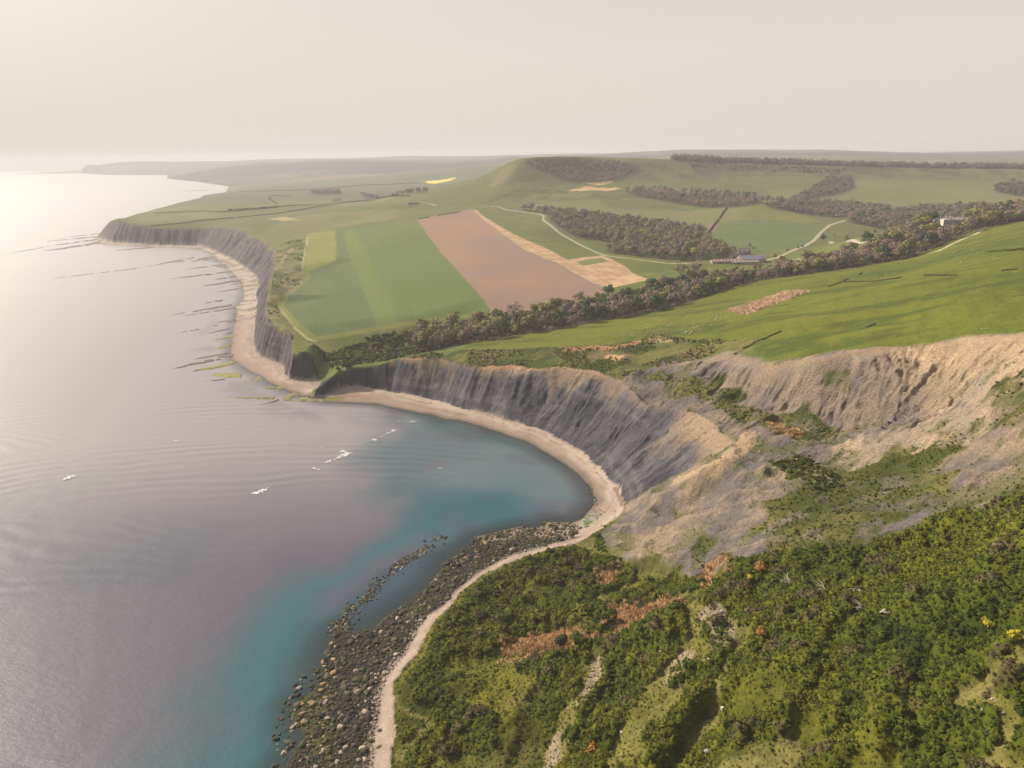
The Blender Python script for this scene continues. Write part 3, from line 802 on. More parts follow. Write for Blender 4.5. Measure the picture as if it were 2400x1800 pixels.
# ------------------------------------------------------------------ woods (outlines on the ground)
belt_far = shifted(NE_PTS, 88, 0)
BELT = [tuple(q[:2]) for q in NE_PTS[1:]] + [tuple(q[:2]) for q in belt_far[::-1]][:-1]
WOODS = {
 'B': GP([(1200,490),(1280,503),(1296,524),(1358,560),(1450,568),(1560,570),(1640,566),(1650,545),(1590,533),(1500,520),(1390,505),(1300,498)]),
 'C': GP([(1412,590),(1440,578),(1520,572),(1640,568),(1700,583),(1722,600),(1690,606),(1600,613),(1500,602),(1440,596)]),
 'D': GP([(1462,450),(1485,443),(1600,452),(1700,455),(1770,460),(1792,478),(1750,484),(1640,486),(1540,470)]),
 'E': GP([(1790,478),(1870,466),(1980,482),(2080,488),(2085,502),(1965,511),(1870,500),(1800,486)]),
 'F': GP([(1991,510),(2034,500),(2125,496),(2180,488),(2290,486),(2380,496),(2400,515),(2330,522),(2290,530),(2200,505),(2165,508),(2175,535),(2080,542),(1991,522)]),
 'G': GP([(1889,452),(1940,415),(1995,416),(2002,440),(1960,456),(1900,466),(1850,474)]),
 'H': GP([(2327,444),(2367,426),(2400,434),(2440,450),(2400,462),(2340,452)]),
 'J': GP([(1240,380),(1342,378),(1451,380),(1500,397),(1451,422),(1379,428),(1316,424),(1283,406),(1246,394)]),
 'L': GP([(725,452),(796,447),(800,456),(740,458)]),
 'M': GP([(845,456),(1000,446),(1004,454),(850,464)]),
}
def ridge_pt(k):
    return RIDGE[k]
_r = [q for q in RIDGE[3:9]]
WOODS['I'] = [(q[0] + 25, q[1] - 6) for q in _r] + [(q[0] + 25, q[1] + 60) for q in _r[::-1]]
wood_floor(None, BELT)
for k in WOODS:
    wood_floor(None, WOODS[k])
heath = mask(GP([(1560,380),(1700,385),(1900,392),(1985,398),(1960,410),(1800,402),(1620,392)]), 30, 2)
put(heath * .8, mixc(C(.105, .075, .060), C(.10, .10, .045), f_mid))

A = np.clip(A, 0.004, 0.9)
# ------------------------------------------------------------------ what is which piece of ground
CLS[(slip > .5)] = 1
CLS[(cl > .5)] = 2
CLS[mA > .5] = 4
CLS[mB > .5] = 5
CLS[mO > .5] = 6
CLS[mP > .5] = 7
CLS[mS > .5] = 8
CLS[mC > .5] = 9
CLS[(trk > .5) & (GY < 2600)] = 11
CLS[beach_r] = 3
CLS[~land0] = 12
NAMES = {0: 'ground', 1: 'landslip_ground', 2: 'cliff', 3: 'beach', 4: 'crop_field', 5: 'crop_field', 6: 'meadow', 7: 'ploughed_field', 8: 'stubble_field', 9: 'crop_field', 10: 'hills', 11: 'farm_track', 12: 'seabed'}
LABELS = {0: 'rolling green pasture and rough grass slopes of the coast', 1: 'tan and grey landslip slope with patches of grass', 2: 'grey shale cliffs round the bay and along the coast',
          3: 'pale shingle beach below the cliffs', 4: 'blue-green crop field at the cliff top', 5: 'bright green striped crop field beside the ploughed field', 6: 'yellow-green grass plot by the cliff edge',
          7: 'long pinkish-brown ploughed field', 8: 'straw-coloured stubble strip along the ploughed field', 9: 'green crop field below the round knoll', 10: 'hazy distant hills and headlands', 11: 'pale stony farm track', 12: 'stony bed of the shallow water'}

def new_mat(name):
    m = bpy.data.materials.new(name)
    m.use_nodes = True
    n = m.node_tree
    return m, n, n.nodes['Principled BSDF']

def ground_mat(name, scale, contrast, bump, bscale, rough=0.95):
    m, n, b = new_mat(name)
    at = n.nodes.new('ShaderNodeAttribute'); at.attribute_name = 'tint'
    tc = n.nodes.new('ShaderNodeTexCoord')
    no = n.nodes.new('ShaderNodeTexNoise'); no.inputs['Scale'].default_value = scale; no.inputs['Detail'].default_value = 7; no.inputs['Roughness'].default_value = 0.65
    n.links.new(tc.outputs['Object'], no.inputs['Vector'])
    mr = n.nodes.new('ShaderNodeMapRange'); mr.inputs['From Min'].default_value = 0.25; mr.inputs['From Max'].default_value = 0.75
    mr.inputs['To Min'].default_value = 1 - contrast; mr.inputs['To Max'].default_value = 1 + contrast
    n.links.new(no.outputs['Fac'], mr.inputs['Value'])
    vm = n.nodes.new('ShaderNodeVectorMath'); vm.operation = 'SCALE'
    n.links.new(at.outputs['Color'], vm.inputs[0]); n.links.new(mr.outputs['Result'], vm.inputs['Scale'])
    n.links.new(vm.outputs['Vector'], b.inputs['Base Color'])
    n2 = n.nodes.new('ShaderNodeTexNoise'); n2.inputs['Scale'].default_value = bscale; n2.inputs['Detail'].default_value = 6; n2.inputs['Roughness'].default_value = 0.7
    n.links.new(tc.outputs['Object'], n2.inputs['Vector'])
    bp = n.nodes.new('ShaderNodeBump'); bp.inputs['Strength'].default_value = 1.0; bp.inputs['Distance'].default_value = bump
    n.links.new(n2.outputs['Fac'], bp.inputs['Height']); n.links.new(bp.outputs['Normal'], b.inputs['Normal'])
    b.inputs['Roughness'].default_value = rough
    b.inputs['Specular IOR Level'].default_value = 0.12
    return m
M_GRASS = ground_mat('grass_ground', 0.55, .42, 1.1, .45)
M_ROCK = ground_mat('shale_rock', 0.7, .45, 1.5, .85, .9)
M_SOIL = ground_mat('field_soil', 0.8, .22, .35, .7)
M_SHINGLE = ground_mat('shingle', 1.3, .30, .30, 1.2, .85)
CMAT = {0: M_GRASS, 1: M_ROCK, 2: M_ROCK, 3: M_SHINGLE, 12: M_SHINGLE, 10: M_GRASS}

Hs = np.gradient(H, axis=1) / np.gradient(GX, axis=1)
Ht = np.gradient(H, axis=0) / np.gradient(GY, axis=0) - SC[None, :] * Hs
NRM = np.stack([-Hs, -Ht, np.ones_like(H)], -1)
NRM /= np.linalg.norm(NRM, axis=-1, keepdims=True)
VERT = np.stack([GX, GY, H], -1).reshape(-1, 3)
IDX = np.arange(NR * NC).reshape(NR, NC)
QUADS = np.stack([IDX[:-1, :-1], IDX[:-1, 1:], IDX[1:, 1:], IDX[1:, :-1]], -1).reshape(-1, 4)
QC = np.maximum(np.maximum(CLS[:-1, :-1], CLS[1:, 1:]), np.maximum(CLS[1:, :-1], CLS[:-1, 1:]))
QC = np.where((CLS[:-1, :-1] == 12) & (CLS[1:, 1:] == 12), 12, np.where(QC == 12, np.minimum(np.minimum(CLS[:-1, :-1], CLS[1:, 1:]), np.minimum(CLS[1:, :-1], CLS[:-1, 1:])), CLS[:-1, :-1]))
QC = QC.reshape(-1)
deep = (H[:-1, :-1] < -2.6).reshape(-1)

def mesh_np(name, verts, faces, normals=None, colors=None, mats=(), smooth=True, midx=None):
    me = bpy.data.meshes.new(name)
    k = faces.shape[1]
    me.vertices.add(len(verts)); me.vertices.foreach_set('co', np.ascontiguousarray(verts, np.float32).ravel())
    me.loops.add(faces.size); me.loops.foreach_set('vertex_index', np.ascontiguousarray(faces, np.int32).ravel())
    me.polygons.add(len(faces)); me.polygons.foreach_set('loop_start', np.arange(0, faces.size, k, dtype=np.int32))
    if midx is not None:
        me.polygons.foreach_set('material_index', np.asarray(midx, np.int32))
    for m in mats:
        me.materials.append(m)
    me.update(calc_edges=True)
    if smooth:
        me.shade_smooth()
    else:
        me.shade_flat()
    if colors is not None:
        ca = me.color_attributes.new('tint', 'FLOAT_COLOR', 'POINT')
        ca.data.foreach_set('color', np.concatenate([colors, np.ones((len(colors), 1))], 1).astype(np.float32).ravel())
    if normals is not None:
        me.normals_split_custom_set_from_vertices(np.asarray(normals, np.float32))
    return me

def link(name, data, parent=None, loc=None, **props):
    o = bpy.data.objects.new(name, data)
    COL.objects.link(o)
    if parent is not None:
        o.parent = parent
    if loc is not None:
        o.location = loc
    for k, v in props.items():
        if v is not None:
            o[k] = v
    return o

AF = A.reshape(-1, 3); NF = NRM.reshape(-1, 3)
for c in sorted(NAMES):
    q = QUADS[(QC == c) & ~(deep & (QC == 12))]
    if not len(q):
        continue
    used, inv = np.unique(q.ravel(), return_inverse=True)
    me = mesh_np(NAMES[c], VERT[used], inv.reshape(-1, 4), NF[used], AF[used], [CMAT.get(c, M_SOIL)])
    link(NAMES[c], me, kind='structure', label=LABELS[c])
del VERT, QUADS

# ------------------------------------------------------------------ sea
ys = [45.0]
while ys[-1] < 16300:
    y = ys[-1]
    ys.append(y + (1.3 if y < 500 else 1.3 * (y / 500) ** 1.35))
ys = np.array(ys)
ss = np.arange(-1.25, 0.45, 0.0036)
SXg = ss[None, :] * (ys[:, None] + APEX); SYg = np.repeat(ys[:, None], len(ss), 1)
def on_sea(F):
    return hgt(SXg, SYg, F)
sl = on_sea(land0.astype(float))
sd_ = np.where(SXg / (SYg + APEX) < SC[0] + .01, 60.0, on_sea(np.where(land0, -coast_d, coast_d)))
# swell: trains that bend round the point into the bay
ctr = PZ(470, 1420, 0)
rad = np.hypot((SXg - ctr[0]) * .55, SYg - ctr[1]) + 30 * (fbm(SXg, SYg, 90, 4, 201) - .5)
train = np.sin(rad * 2 * np.pi / 11.0)
env = sstep(90, 150, SYg - ctr[1]) * (1 - sstep(260, 420, SYg - ctr[1])) * sstep(.38, .66, fbm(SXg * .5, SYg * 2.2, 60, 4, 203))
tr2 = np.sin((SXg * .20 + SYg * .98 + 34 * fbm(SXg, SYg, 70, 3, 207)) * 2 * np.pi / 11.0)
env2 = sstep(.50, .70, fbm(SXg + 400, SYg * 1.8, 60, 3, 209)) * (SYg < 700)
swell = np.sign(train) * np.abs(train) ** 1.2 * env * .20 + tr2 * env2 * .09
swell = swell * sstep(2, 18, sd_)
chop = (fbm(SXg, SYg, 9, 3, 211) - .5) * .16 * (SYg < 500) * sstep(2, 15, sd_)
SZ = swell + chop
# colour of the water: sand, weed, deep, with sky sheen and haze light painted in
depth = np.maximum(sd_, 0)
sandy = np.zeros_like(SXg)
SWX, SWY = fbm(SXg, SYg, 55, 4, 221) - .5, fbm(SXg, SYg, 55, 4, 223) - .5
def sea_poly(uv, rag, soft):
    """1 inside, fading out over `soft` metres on either side of a ragged border"""
    p = [tuple(PZ(u, v, 0)[:2]) for u, v in uv]
    m = np.zeros(SXg.shape)
    r = np.flatnonzero((ys > min(q[1] for q in p) - soft * 2 - rag) & (ys < max(q[1] for q in p) + soft * 2 + rag))
    if len(r):
        w = slice(r[0], r[-1] + 1)
        X, Y = SXg[w] + SWX[w] * rag, SYg[w] + SWY[w] * rag
        d = seg_dist(X, Y, p + p[:1])[0]
        m[w] = sstep(-soft, soft, np.where(in_poly(X, Y, p), d, -d))
    return m
DEEP, TEAL, PURP, SLATE, PALEB = C(.064, .072, .098), C(.010, .098, .112), C(.092, .076, .104), C(.030, .062, .084), C(.11, .15, .16)  # lilac in DEEP and PURP paints the sky's sheen; PURP is weed too
WCOL = np.broadcast_to(DEEP, SXg.shape + (3,)).copy()
def wput(m, c):
    global WCOL
    m = np.clip(m, 0, 1)[..., None]
    WCOL = WCOL * (1 - m) + np.asarray(c) * m
wput(sstep(.34, .66, fbm(SXg, SYg, 75, 5, 231)) * .85 * sstep(20, 70, depth), PURP)
wput(sstep(330, 560, SYg) * .8, C(.265, .235, .240))  # haze-lit brightness of the farther water, put into its colour
wput(sea_poly([(480,1850),(640,1560),(780,1400),(900,1300),(1050,1180),(1200,1130),(1300,1140),(1290,1190),(1120,1240),(1000,1275),(860,1350),(740,1480),(690,1600),(620,1850)], 60, 22) * 1.0, TEAL)
wput(sea_poly([(300,1850),(520,1600),(700,1420),(760,1480),(640,1640),(560,1850)], 80, 30) * .8, C(.022, .095, .105))
wput(sea_poly([(820,1080),(900,980),(1100,990),(1330,1080),(1390,1160),(1300,1210),(1000,1260),(880,1200)], 70, 34) * .75, C(.030, .078, .098))
wput(sea_poly([(1000,1110),(1180,1020),(1320,1090),(1370,1150),(1340,1200),(1200,1170),(1050,1150)], 40, 14) * .5, PALEB)
wput(sea_poly([(1180,1015),(1060,985),(940,960),(1000,1000),(1100,1030),(1230,1060)], 24, 10) * .7, C(.012, .060, .062))
wput(sea_poly([(1340,1215),(1200,1235),(1090,1255),(1010,1290),(900,1350),(820,1420),(770,1480),(820,1500),(920,1460),(1000,1390),(1060,1330),(1120,1270),(1240,1245)], 14, 5) * .85, SLATE)
wput(sea_poly([(700,1480),(660,1560),(640,1660),(600,1800),(680,1850),(740,1660),(790,1530),(830,1440)], 20, 6) * .7, C(.026, .066, .076))
wput(sstep(.50, .70, fbm(SXg, SYg, 26, 4, 233)) * .35 * (1 - sstep(30, 60, depth)) * (SYg > 380), PURP * .8)
wput(sea_poly([(990,1090),(1040,1075),(1060,1085),(1010,1105)], 14, 6) * .25, C(.16, .075, .085))
SI = np.arange(SXg.size).reshape(SXg.shape)
sq = np.stack([SI[:-1, :-1], SI[:-1, 1:], SI[1:, 1:], SI[1:, :-1]], -1).reshape(-1, 4)
keep = (np.minimum(np.minimum(sl[:-1, :-1], sl[1:, 1:]), np.minimum(sl[1:, :-1], sl[:-1, 1:])) < 0.999) | (SXg[:-1, :-1] / (SYg[:-1, :-1] + APEX) < SC[0] + .01)
sq = sq[keep.reshape(-1)]
used, inv = np.unique(sq.ravel(), return_inverse=True)
sv = np.stack([SXg, SYg, SZ], -1).reshape(-1, 3)[used]
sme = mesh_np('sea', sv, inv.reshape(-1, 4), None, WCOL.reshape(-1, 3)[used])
da = sme.attributes.new('depth', 'FLOAT', 'POINT')
da.data.foreach_set('value', np.maximum(depth.reshape(-1)[used], 0).astype(np.float32))
m, n, b = new_mat('sea_water')
at = n.nodes.new('ShaderNodeAttribute'); at.attribute_name = 'tint'
dp = n.nodes.new('ShaderNodeAttribute'); dp.attribute_name = 'depth'
tc = n.nodes.new('ShaderNodeTexCoord')
heights = []
for sc_, amp_ in ((0.42, .24), (1.15, .05)):
    mp = n.nodes.new('ShaderNodeMapping'); mp.inputs['Scale'].default_value = (sc_ * .75, sc_ * 1.25, sc_); mp.inputs['Rotation'].default_value = (0, 0, .35)
    n.links.new(tc.outputs['Object'], mp.inputs['Vector'])
    no = n.nodes.new('ShaderNodeTexNoise'); no.inputs['Scale'].default_value = 1.0; no.inputs['Detail'].default_value = 5; no.inputs['Roughness'].default_value = .6
    n.links.new(mp.outputs['Vector'], no.inputs['Vector'])
    ml = n.nodes.new('ShaderNodeMath'); ml.operation = 'MULTIPLY'; ml.inputs[1].default_value = amp_
    n.links.new(no.outputs['Fac'], ml.inputs[0]); heights.append(ml)
ad = n.nodes.new('ShaderNodeMath'); ad.operation = 'ADD'
n.links.new(heights[0].outputs[0], ad.inputs[0]); n.links.new(heights[1].outputs[0], ad.inputs[1])
bp = n.nodes.new('ShaderNodeBump'); bp.inputs['Strength'].default_value = .7; bp.inputs['Distance'].default_value = .75
n.links.new(ad.outputs[0], bp.inputs['Height'])
tr = n.nodes.new('ShaderNodeBsdfTransparent'); tr.inputs['Color'].default_value = (.66, .76, .76, 1)
df = n.nodes.new('ShaderNodeBsdfDiffuse'); n.links.new(at.outputs['Color'], df.inputs['Color']); n.links.new(bp.outputs['Normal'], df.inputs['Normal'])
gl = n.nodes.new('ShaderNodeBsdfGlossy'); gl.inputs['Roughness'].default_value = .38; n.links.new(bp.outputs['Normal'], gl.inputs['Normal'])
fr = n.nodes.new('ShaderNodeFresnel'); fr.inputs['IOR'].default_value = 1.34; n.links.new(bp.outputs['Normal'], fr.inputs['Normal'])
mx = n.nodes.new('ShaderNodeMixShader'); m2 = n.nodes.new('ShaderNodeMixShader')
mr = n.nodes.new('ShaderNodeMapRange'); mr.inputs['From Min'].default_value = 0.0; mr.inputs['From Max'].default_value = 16.0; mr.inputs['To Min'].default_value = .15; mr.inputs['To Max'].default_value = 1.0
n.links.new(dp.outputs['Fac'], mr.inputs['Value']); n.links.new(mr.outputs['Result'], mx.inputs['Fac'])
n.links.new(tr.outputs['BSDF'], mx.inputs[1]); n.links.new(df.outputs['BSDF'], mx.inputs[2])
fs = n.nodes.new('ShaderNodeMath'); fs.operation = 'MULTIPLY'; fs.inputs[1].default_value = .67; n.links.new(fr.outputs['Fac'], fs.inputs[0]); n.links.new(fs.outputs[0], m2.inputs['Fac']); n.links.new(mx.outputs['Shader'], m2.inputs[1]); n.links.new(gl.outputs['BSDF'], m2.inputs[2])
n.links.new(m2.outputs['Shader'], n.nodes['Material Output'].inputs['Surface'])
n.nodes.remove(b)
sme.materials.append(m)
link('sea', sme, kind='structure', label='calm hazy sea, turquoise near the boulder shore and lilac farther out')

# ------------------------------------------------------------------ haze
def box_mesh(name, x0, x1, y0, y1, z0, z1):
    v = np.array([(x, y, z) for z in (z0, z1) for y in (y0, y1) for x in (x0, x1)], float)
    f = np.array([(0, 2, 3, 1), (4, 5, 7, 6), (0, 1, 5, 4), (2, 6, 7, 3), (0, 4, 6, 2), (1, 3, 7, 5)])
    return mesh_np(name, v, f, smooth=False)
HAZE_TOP = max(float(H.max()) + 30, 275.0)
hz = box_mesh('haze', -22000, 16500, -900, 16700, -14.0, HAZE_TOP)
m = bpy.data.materials.new('haze_air'); m.use_nodes = True
n = m.node_tree; n.nodes.clear()
out = n.nodes.new('ShaderNodeOutputMaterial'); pv = n.nodes.new('ShaderNodeVolumePrincipled')
pv.inputs['Color'].default_value = (.84, .855, .89, 1)
pv.inputs['Density'].default_value = 0.000098
pv.inputs['Anisotropy'].default_value = 0.15
n.links.new(pv.outputs['Volume'], out.inputs['Volume'])
hz.materials.append(m)
link('haze', hz, kind='stuff', label='pale warm sea haze filling the air over coast and sea')
# ------------------------------------------------------------------ plants: prototypes
def foliage_mat(name, cols, trans=0.15, var=.35):
    m, n, b = new_mat(name)
    oi = n.nodes.new('ShaderNodeObjectInfo')
    cr = n.nodes.new('ShaderNodeValToRGB')
    el = cr.color_ramp.elements
    while len(el) < len(cols):
        el.new(0.5)
    for k, c in enumerate(cols):
        el[k].position = k / max(len(cols) - 1, 1)
        el[k].color = (*c, 1)
    n.links.new(oi.outputs['Random'], cr.inputs['Fac'])
    tc = n.nodes.new('ShaderNodeNewGeometry')
    no = n.nodes.new('ShaderNodeTexNoise'); no.inputs['Scale'].default_value = 0.7; no.inputs['Detail'].default_value = 4
    n.links.new(tc.outputs['Position'], no.inputs['Vector'])
    mr = n.nodes.new('ShaderNodeMapRange'); mr.inputs['From Min'].default_value = .3; mr.inputs['From Max'].default_value = .7
    mr.inputs['To Min'].default_value = 1 - var; mr.inputs['To Max'].default_value = 1 + var
    n.links.new(no.outputs['Fac'], mr.inputs['Value'])
    vm = n.nodes.new('ShaderNodeVectorMath'); vm.operation = 'SCALE'
    n.links.new(cr.outputs['Color'], vm.inputs[0]); n.links.new(mr.outputs['Result'], vm.inputs['Scale'])
    n.links.new(vm.outputs['Vector'], b.inputs['Base Color'])
    b.inputs['Roughness'].default_value = .75
    b.inputs['Specular IOR Level'].default_value = .15
    return m

def leaf_cloud(rng, clumps, n, size, flat=1.0, thin=.8, centre=None):
    """n leaf-sized triangles on lumpy clumps; normals point out of the crown so that light models its volume"""
    cl = np.array(clumps, float)                   # x y z r
    w = cl[:, 3] ** 2; w /= w.sum()
    pick = rng.choice(len(cl), n, p=w)
    d = rng.normal(size=(n, 3)); d /= np.linalg.norm(d, axis=1)[:, None]
    d[:, 2] = np.where(d[:, 2] < -.45, -d[:, 2], d[:, 2])
    rr = cl[pick, 3] * (1 - .35 * rng.random(n) ** 2)
    p = cl[pick, :3] + d * rr[:, None] * np.array([1, 1, flat])
    a = rng.normal(size=(n, 3)); a -= d * (a * d).sum(1)[:, None] * .6; a /= np.linalg.norm(a, axis=1)[:, None]
    b = np.cross(d + .5 * rng.normal(size=(n, 3)), a); b /= np.linalg.norm(b, axis=1)[:, None] + 1e-9
    s = size * (.6 + .8 * rng.random(n))[:, None]
    v = np.stack([p - a * s, p + a * s * .9 + b * s * .25 * thin, p + b * s * 1.1 * thin], 1).reshape(-1, 3)
    c0 = np.average(cl[:, :3], axis=0, weights=cl[:, 3]) if centre is None else np.array(centre)
    nn = (p - c0) / np.linalg.norm(p - c0, axis=1)[:, None] * .55 + d * .75 + .25 * rng.normal(size=(n, 3))
    nn /= np.linalg.norm(nn, axis=1)[:, None]
    return v, np.arange(3 * n).reshape(-1, 3), np.repeat(nn, 3, 0)

def limb(pts, radii, sides=6):
    """tapered tube through points -> verts, quads"""
    V, F = [], []
    for k, (q, r) in enumerate(zip(pts, radii)):
        for s in range(sides):
            a = 2 * math.pi * s / sides
            V.append((q[0] + r * math.cos(a), q[1] + r * math.sin(a), q[2]))
        if k:
            o = (k - 1) * sides
            for s in range(sides):
                F.append((o + s, o + (s + 1) % sides, o + sides + (s + 1) % sides, o + sides + s))
    return V, F

M_BARK = foliage_mat('bark', [(.085, .065, .05), (.12, .10, .08)], var=.25)
def trunk_mesh(rng, h, r):
    V, F = limb([(0, 0, -1.2), (.05 * h * (rng.random() - .5), 0, h * .25), (.08 * h * (rng.random() - .5), .05 * h * (rng.random() - .5), h * .55)], [r * 1.25, r * .85, r * .55])
    top = V[-1]
    for k in range(6):
        a = 2 * math.pi * (k + rng.random() * .6) / 6
        z0 = h * (.22 + .06 * k)
        L = h * (.30 + .12 * rng.random())
        v, f = limb([(0, 0, z0), (math.cos(a) * L * .5, math.sin(a) * L * .5, z0 + L * .45), (math.cos(a) * L * .85, math.sin(a) * L * .85, z0 + L * .95)], [r * .45, r * .28, r * .08], 4)
        o = len(V); V += v; F += [tuple(i + o for i in q) for q in f]
    return mesh_np('trunk', np.array(V), np.array(F), mats=[M_BARK])

def tree_proto(seed, h, R, n, size, mat, flat=.8, thin=.8, clumps=13):
    rng = np.random.default_rng(seed)
    cs = [(0, 0, h * .62, R * .62)]
    for k in range(clumps):
        a = rng.random() * 6.283; e = rng.random()
        rad = R * (.35 + .45 * (1 - e * .8))
        cs.append((math.cos(a) * rad, math.sin(a) * rad, h * (.38 + .46 * e), R * (.30 + .16 * rng.random())))
    v, f, nn = leaf_cloud(rng, cs, n, size, flat, thin, (0, 0, h * .45))
    crown = mesh_np('crown', v, f, nn, mats=[mat])
    tr = trunk_mesh(rng, h, .022 * h + .08)
    return tr, crown

T_MATS = {
 'purple': foliage_mat('bare_twigs', [(.195, .135, .118), (.265, .185, .148), (.170, .135, .100), (.225, .165, .125)]),
 'tan': foliage_mat('tan_twigs', [(.29, .20, .15), (.25, .18, .13)]),
 'olive': foliage_mat('budding_leaves', [(.195, .165, .06), (.245, .205, .07), (.16, .16, .05)]),
 'dark': foliage_mat('evergreen_leaves', [(.045, .075, .034), (.065, .095, .035)]),
 'lime': foliage_mat('fresh_leaves', [(.26, .27, .045), (.20, .23, .045)]),
}
T_KINDS = ['purple', 'tan', 'olive', 'dark', 'lime']
T_SHARE = [.36, .10, .29, .19, .06]
PROTO = {}
sd0 = 40
for kd in T_KINDS:
    PROTO[kd] = []
    for j in range(3 if kd == 'purple' else 2):
        sd0 += 1
        hh = 11.0 + 1.5 * j
        PROTO[kd].append(tree_proto(sd0, hh, 5.2 if kd != 'dark' else 4.6, 620, .56 if kd in ('purple', 'tan') else .66, T_MATS[kd], thin=.75 if kd in ('purple', 'tan') else .95))

def join_np(meshes, name, mats):
    bm_ = bmesh.new()
    out = bpy.data.meshes.new(name)
    V, F, M, N = [], [], [], []
    off = 0
    for k, me in enumerate(meshes):
        co = np.zeros(len(me.vertices) * 3, np.float32); me.vertices.foreach_get('co', co)
        nr = np.zeros(len(me.vertices) * 3, np.float32); me.vertices.foreach_get('normal', nr)
        for p in me.polygons:
            vs = list(p.vertices)
            for t in range(1, len(vs) - 1):
                F.append((vs[0] + off, vs[t] + off, vs[t + 1] + off)); M.append(k)
        V.append(co.reshape(-1, 3)); off += len(me.vertices)
        if k == 1:
            cn = np.zeros(len(me.loops) * 3, np.float32)
            me.corner_normals.foreach_get('vector', cn)
            li = np.zeros(len(me.loops), np.int32); me.loops.foreach_get('vertex_index', li)
            nr = nr.reshape(-1, 3); nr[li] = cn.reshape(-1, 3)
        N.append(nr.reshape(-1, 3))
    bm_.free()
    return mesh_np(name, np.concatenate(V), np.array(F), np.concatenate(N), None, mats, True, M)

def scatter(name, pts, rotz, scl, kind, protos, tilt=None, **props):
    """many small copies of prototype meshes on given points: one object"""
    n = len(pts)
    me = bpy.data.meshes.new(name)
    me.vertices.add(n); me.vertices.foreach_set('co', np.asarray(pts, np.float32).ravel())
    rot = np.zeros((n, 3)); rot[:, 2] = rotz
    if tilt is not None:
        rot[:, :2] = tilt
    sc3 = np.asarray(scl, float)
    sc3 = np.repeat(sc3[:, None], 3, 1) if sc3.ndim == 1 else sc3
    for nm, arr, ty, key in (('rot', rot, 'FLOAT_VECTOR', 'vector'), ('scl', sc3, 'FLOAT_VECTOR', 'vector'), ('pick', np.asarray(kind, np.int32), 'INT', 'value')):
        a = me.attributes.new(nm, ty, 'POINT')
        a.data.foreach_set(key, np.ascontiguousarray(arr, np.int32 if ty == 'INT' else np.float32).ravel())
    o = link(name, me, kind='stuff', **props)
    ng = bpy.data.node_groups.new(name + '_scatter', 'GeometryNodeTree')
    ng.interface.new_socket('Geometry', in_out='INPUT', socket_type='NodeSocketGeometry')
    ng.interface.new_socket('Geometry', in_out='OUTPUT', socket_type='NodeSocketGeometry')
    gi, go, jn = ng.nodes.new('NodeGroupInput'), ng.nodes.new('NodeGroupOutput'), ng.nodes.new('GeometryNodeJoinGeometry')
    def attr(nm, ty):
        a = ng.nodes.new('GeometryNodeInputNamedAttribute'); a.data_type = ty; a.inputs['Name'].default_value = nm
        return [s for s in a.outputs if s.enabled and s.name == 'Attribute'][0]
    ar, as_, ak = attr('rot', 'FLOAT_VECTOR'), attr('scl', 'FLOAT_VECTOR'), attr('pick', 'INT')
    for k, pm in enumerate(protos):
        po = bpy.data.objects.new(name + '_piece', pm)
        oi = ng.nodes.new('GeometryNodeObjectInfo'); oi.inputs['Object'].default_value = po; oi.inputs['As Instance'].default_value = True
        ip = ng.nodes.new('GeometryNodeInstanceOnPoints')
        cp = ng.nodes.new('FunctionNodeCompare'); cp.data_type = 'INT'; cp.operation = 'EQUAL'
        ints = [s for s in cp.inputs if s.type == 'INT']
        ng.links.new(ak, ints[0]); ints[1].default_value = k
        ng.links.new(cp.outputs['Result'], ip.inputs['Selection'])
        ng.links.new(gi.outputs[0], ip.inputs['Points'])
        ng.links.new(oi.outputs['Geometry'], ip.inputs['Instance'])
        ng.links.new(ar, ip.inputs['Rotation']); ng.links.new(as_, ip.inputs['Scale'])
        ng.links.new(ip.outputs['Instances'], jn.inputs[0])
    ng.links.new(jn.outputs[0], go.inputs[0])
    md = o.modifiers.new('scatter', 'NODES'); md.node_group = ng
    return o

def jitter_grid(x0, x1, y0, y1, step, seed):
    rng = np.random.default_rng(seed)
    X, Y = np.meshgrid(np.arange(x0, x1, step), np.arange(y0, y1, step))
    X = X + (rng.random(X.shape) - .5) * step * .9 + (np.arange(X.shape[0]) % 2)[:, None] * step * .5
    Y = Y + (rng.random(Y.shape) - .5) * step * .9
    return X.ravel(), Y.ravel(), rng
def to_uv(x, y, z):
    X, Y, Zc = x, y, z - CAM_H
    f = Y * CP - Zc * SP
    up = Y * SP + Zc * CP
    xl, yl = X / f, up / f
    return 1200 + FPX * (xl * CR - yl * SR), 900 - FPX * (xl * SR + yl * CR)
def in_frame(x, y, z, mg=140):
    u, v = to_uv(x, y, z)
    return (u > -mg) & (u < 2400 + mg) & (v > -mg) & (v < 1800 + mg)

# ------------------------------------------------------------------ woods: where each tree stands
tp, tw = [], []
def fill(key, poly, step, seed, smin, smax, shares=T_SHARE):
    xs, ys = [q[0] for q in poly], [q[1] for q in poly]
    X, Y, rng = jitter_grid(min(xs), max(xs), min(ys), max(ys), step, seed)
    m = in_poly(X, Y, poly)
    X, Y = X[m], Y[m]
    Zt = hgt(X, Y, H)
    m = in_frame(X, Y, Zt + 5, 60)
    X, Y, Zt = X[m], Y[m], Zt[m]
    # species run in drifts
    drift = fbm(X, Y, 40, 2, seed + 3)
    r = (rng.random(len(X)) * .45 + drift * 4.0) % 1.0
    kd = np.searchsorted(np.cumsum(shares) / np.sum(shares), r)
    kd = np.where(rng.random(len(X)) < .35, rng.choice(len(shares), len(X), p=np.array(shares) / np.sum(shares)), kd)
    for k in range(len(X)):
        tp.append((X[k], Y[k], Zt[k], kd[k], smin + (smax - smin) * rng.random() ** 1.3, rng.random() * 6.28))
        tw.append(key)
fill('A', BELT, 9.8, 301, .75, 1.85)
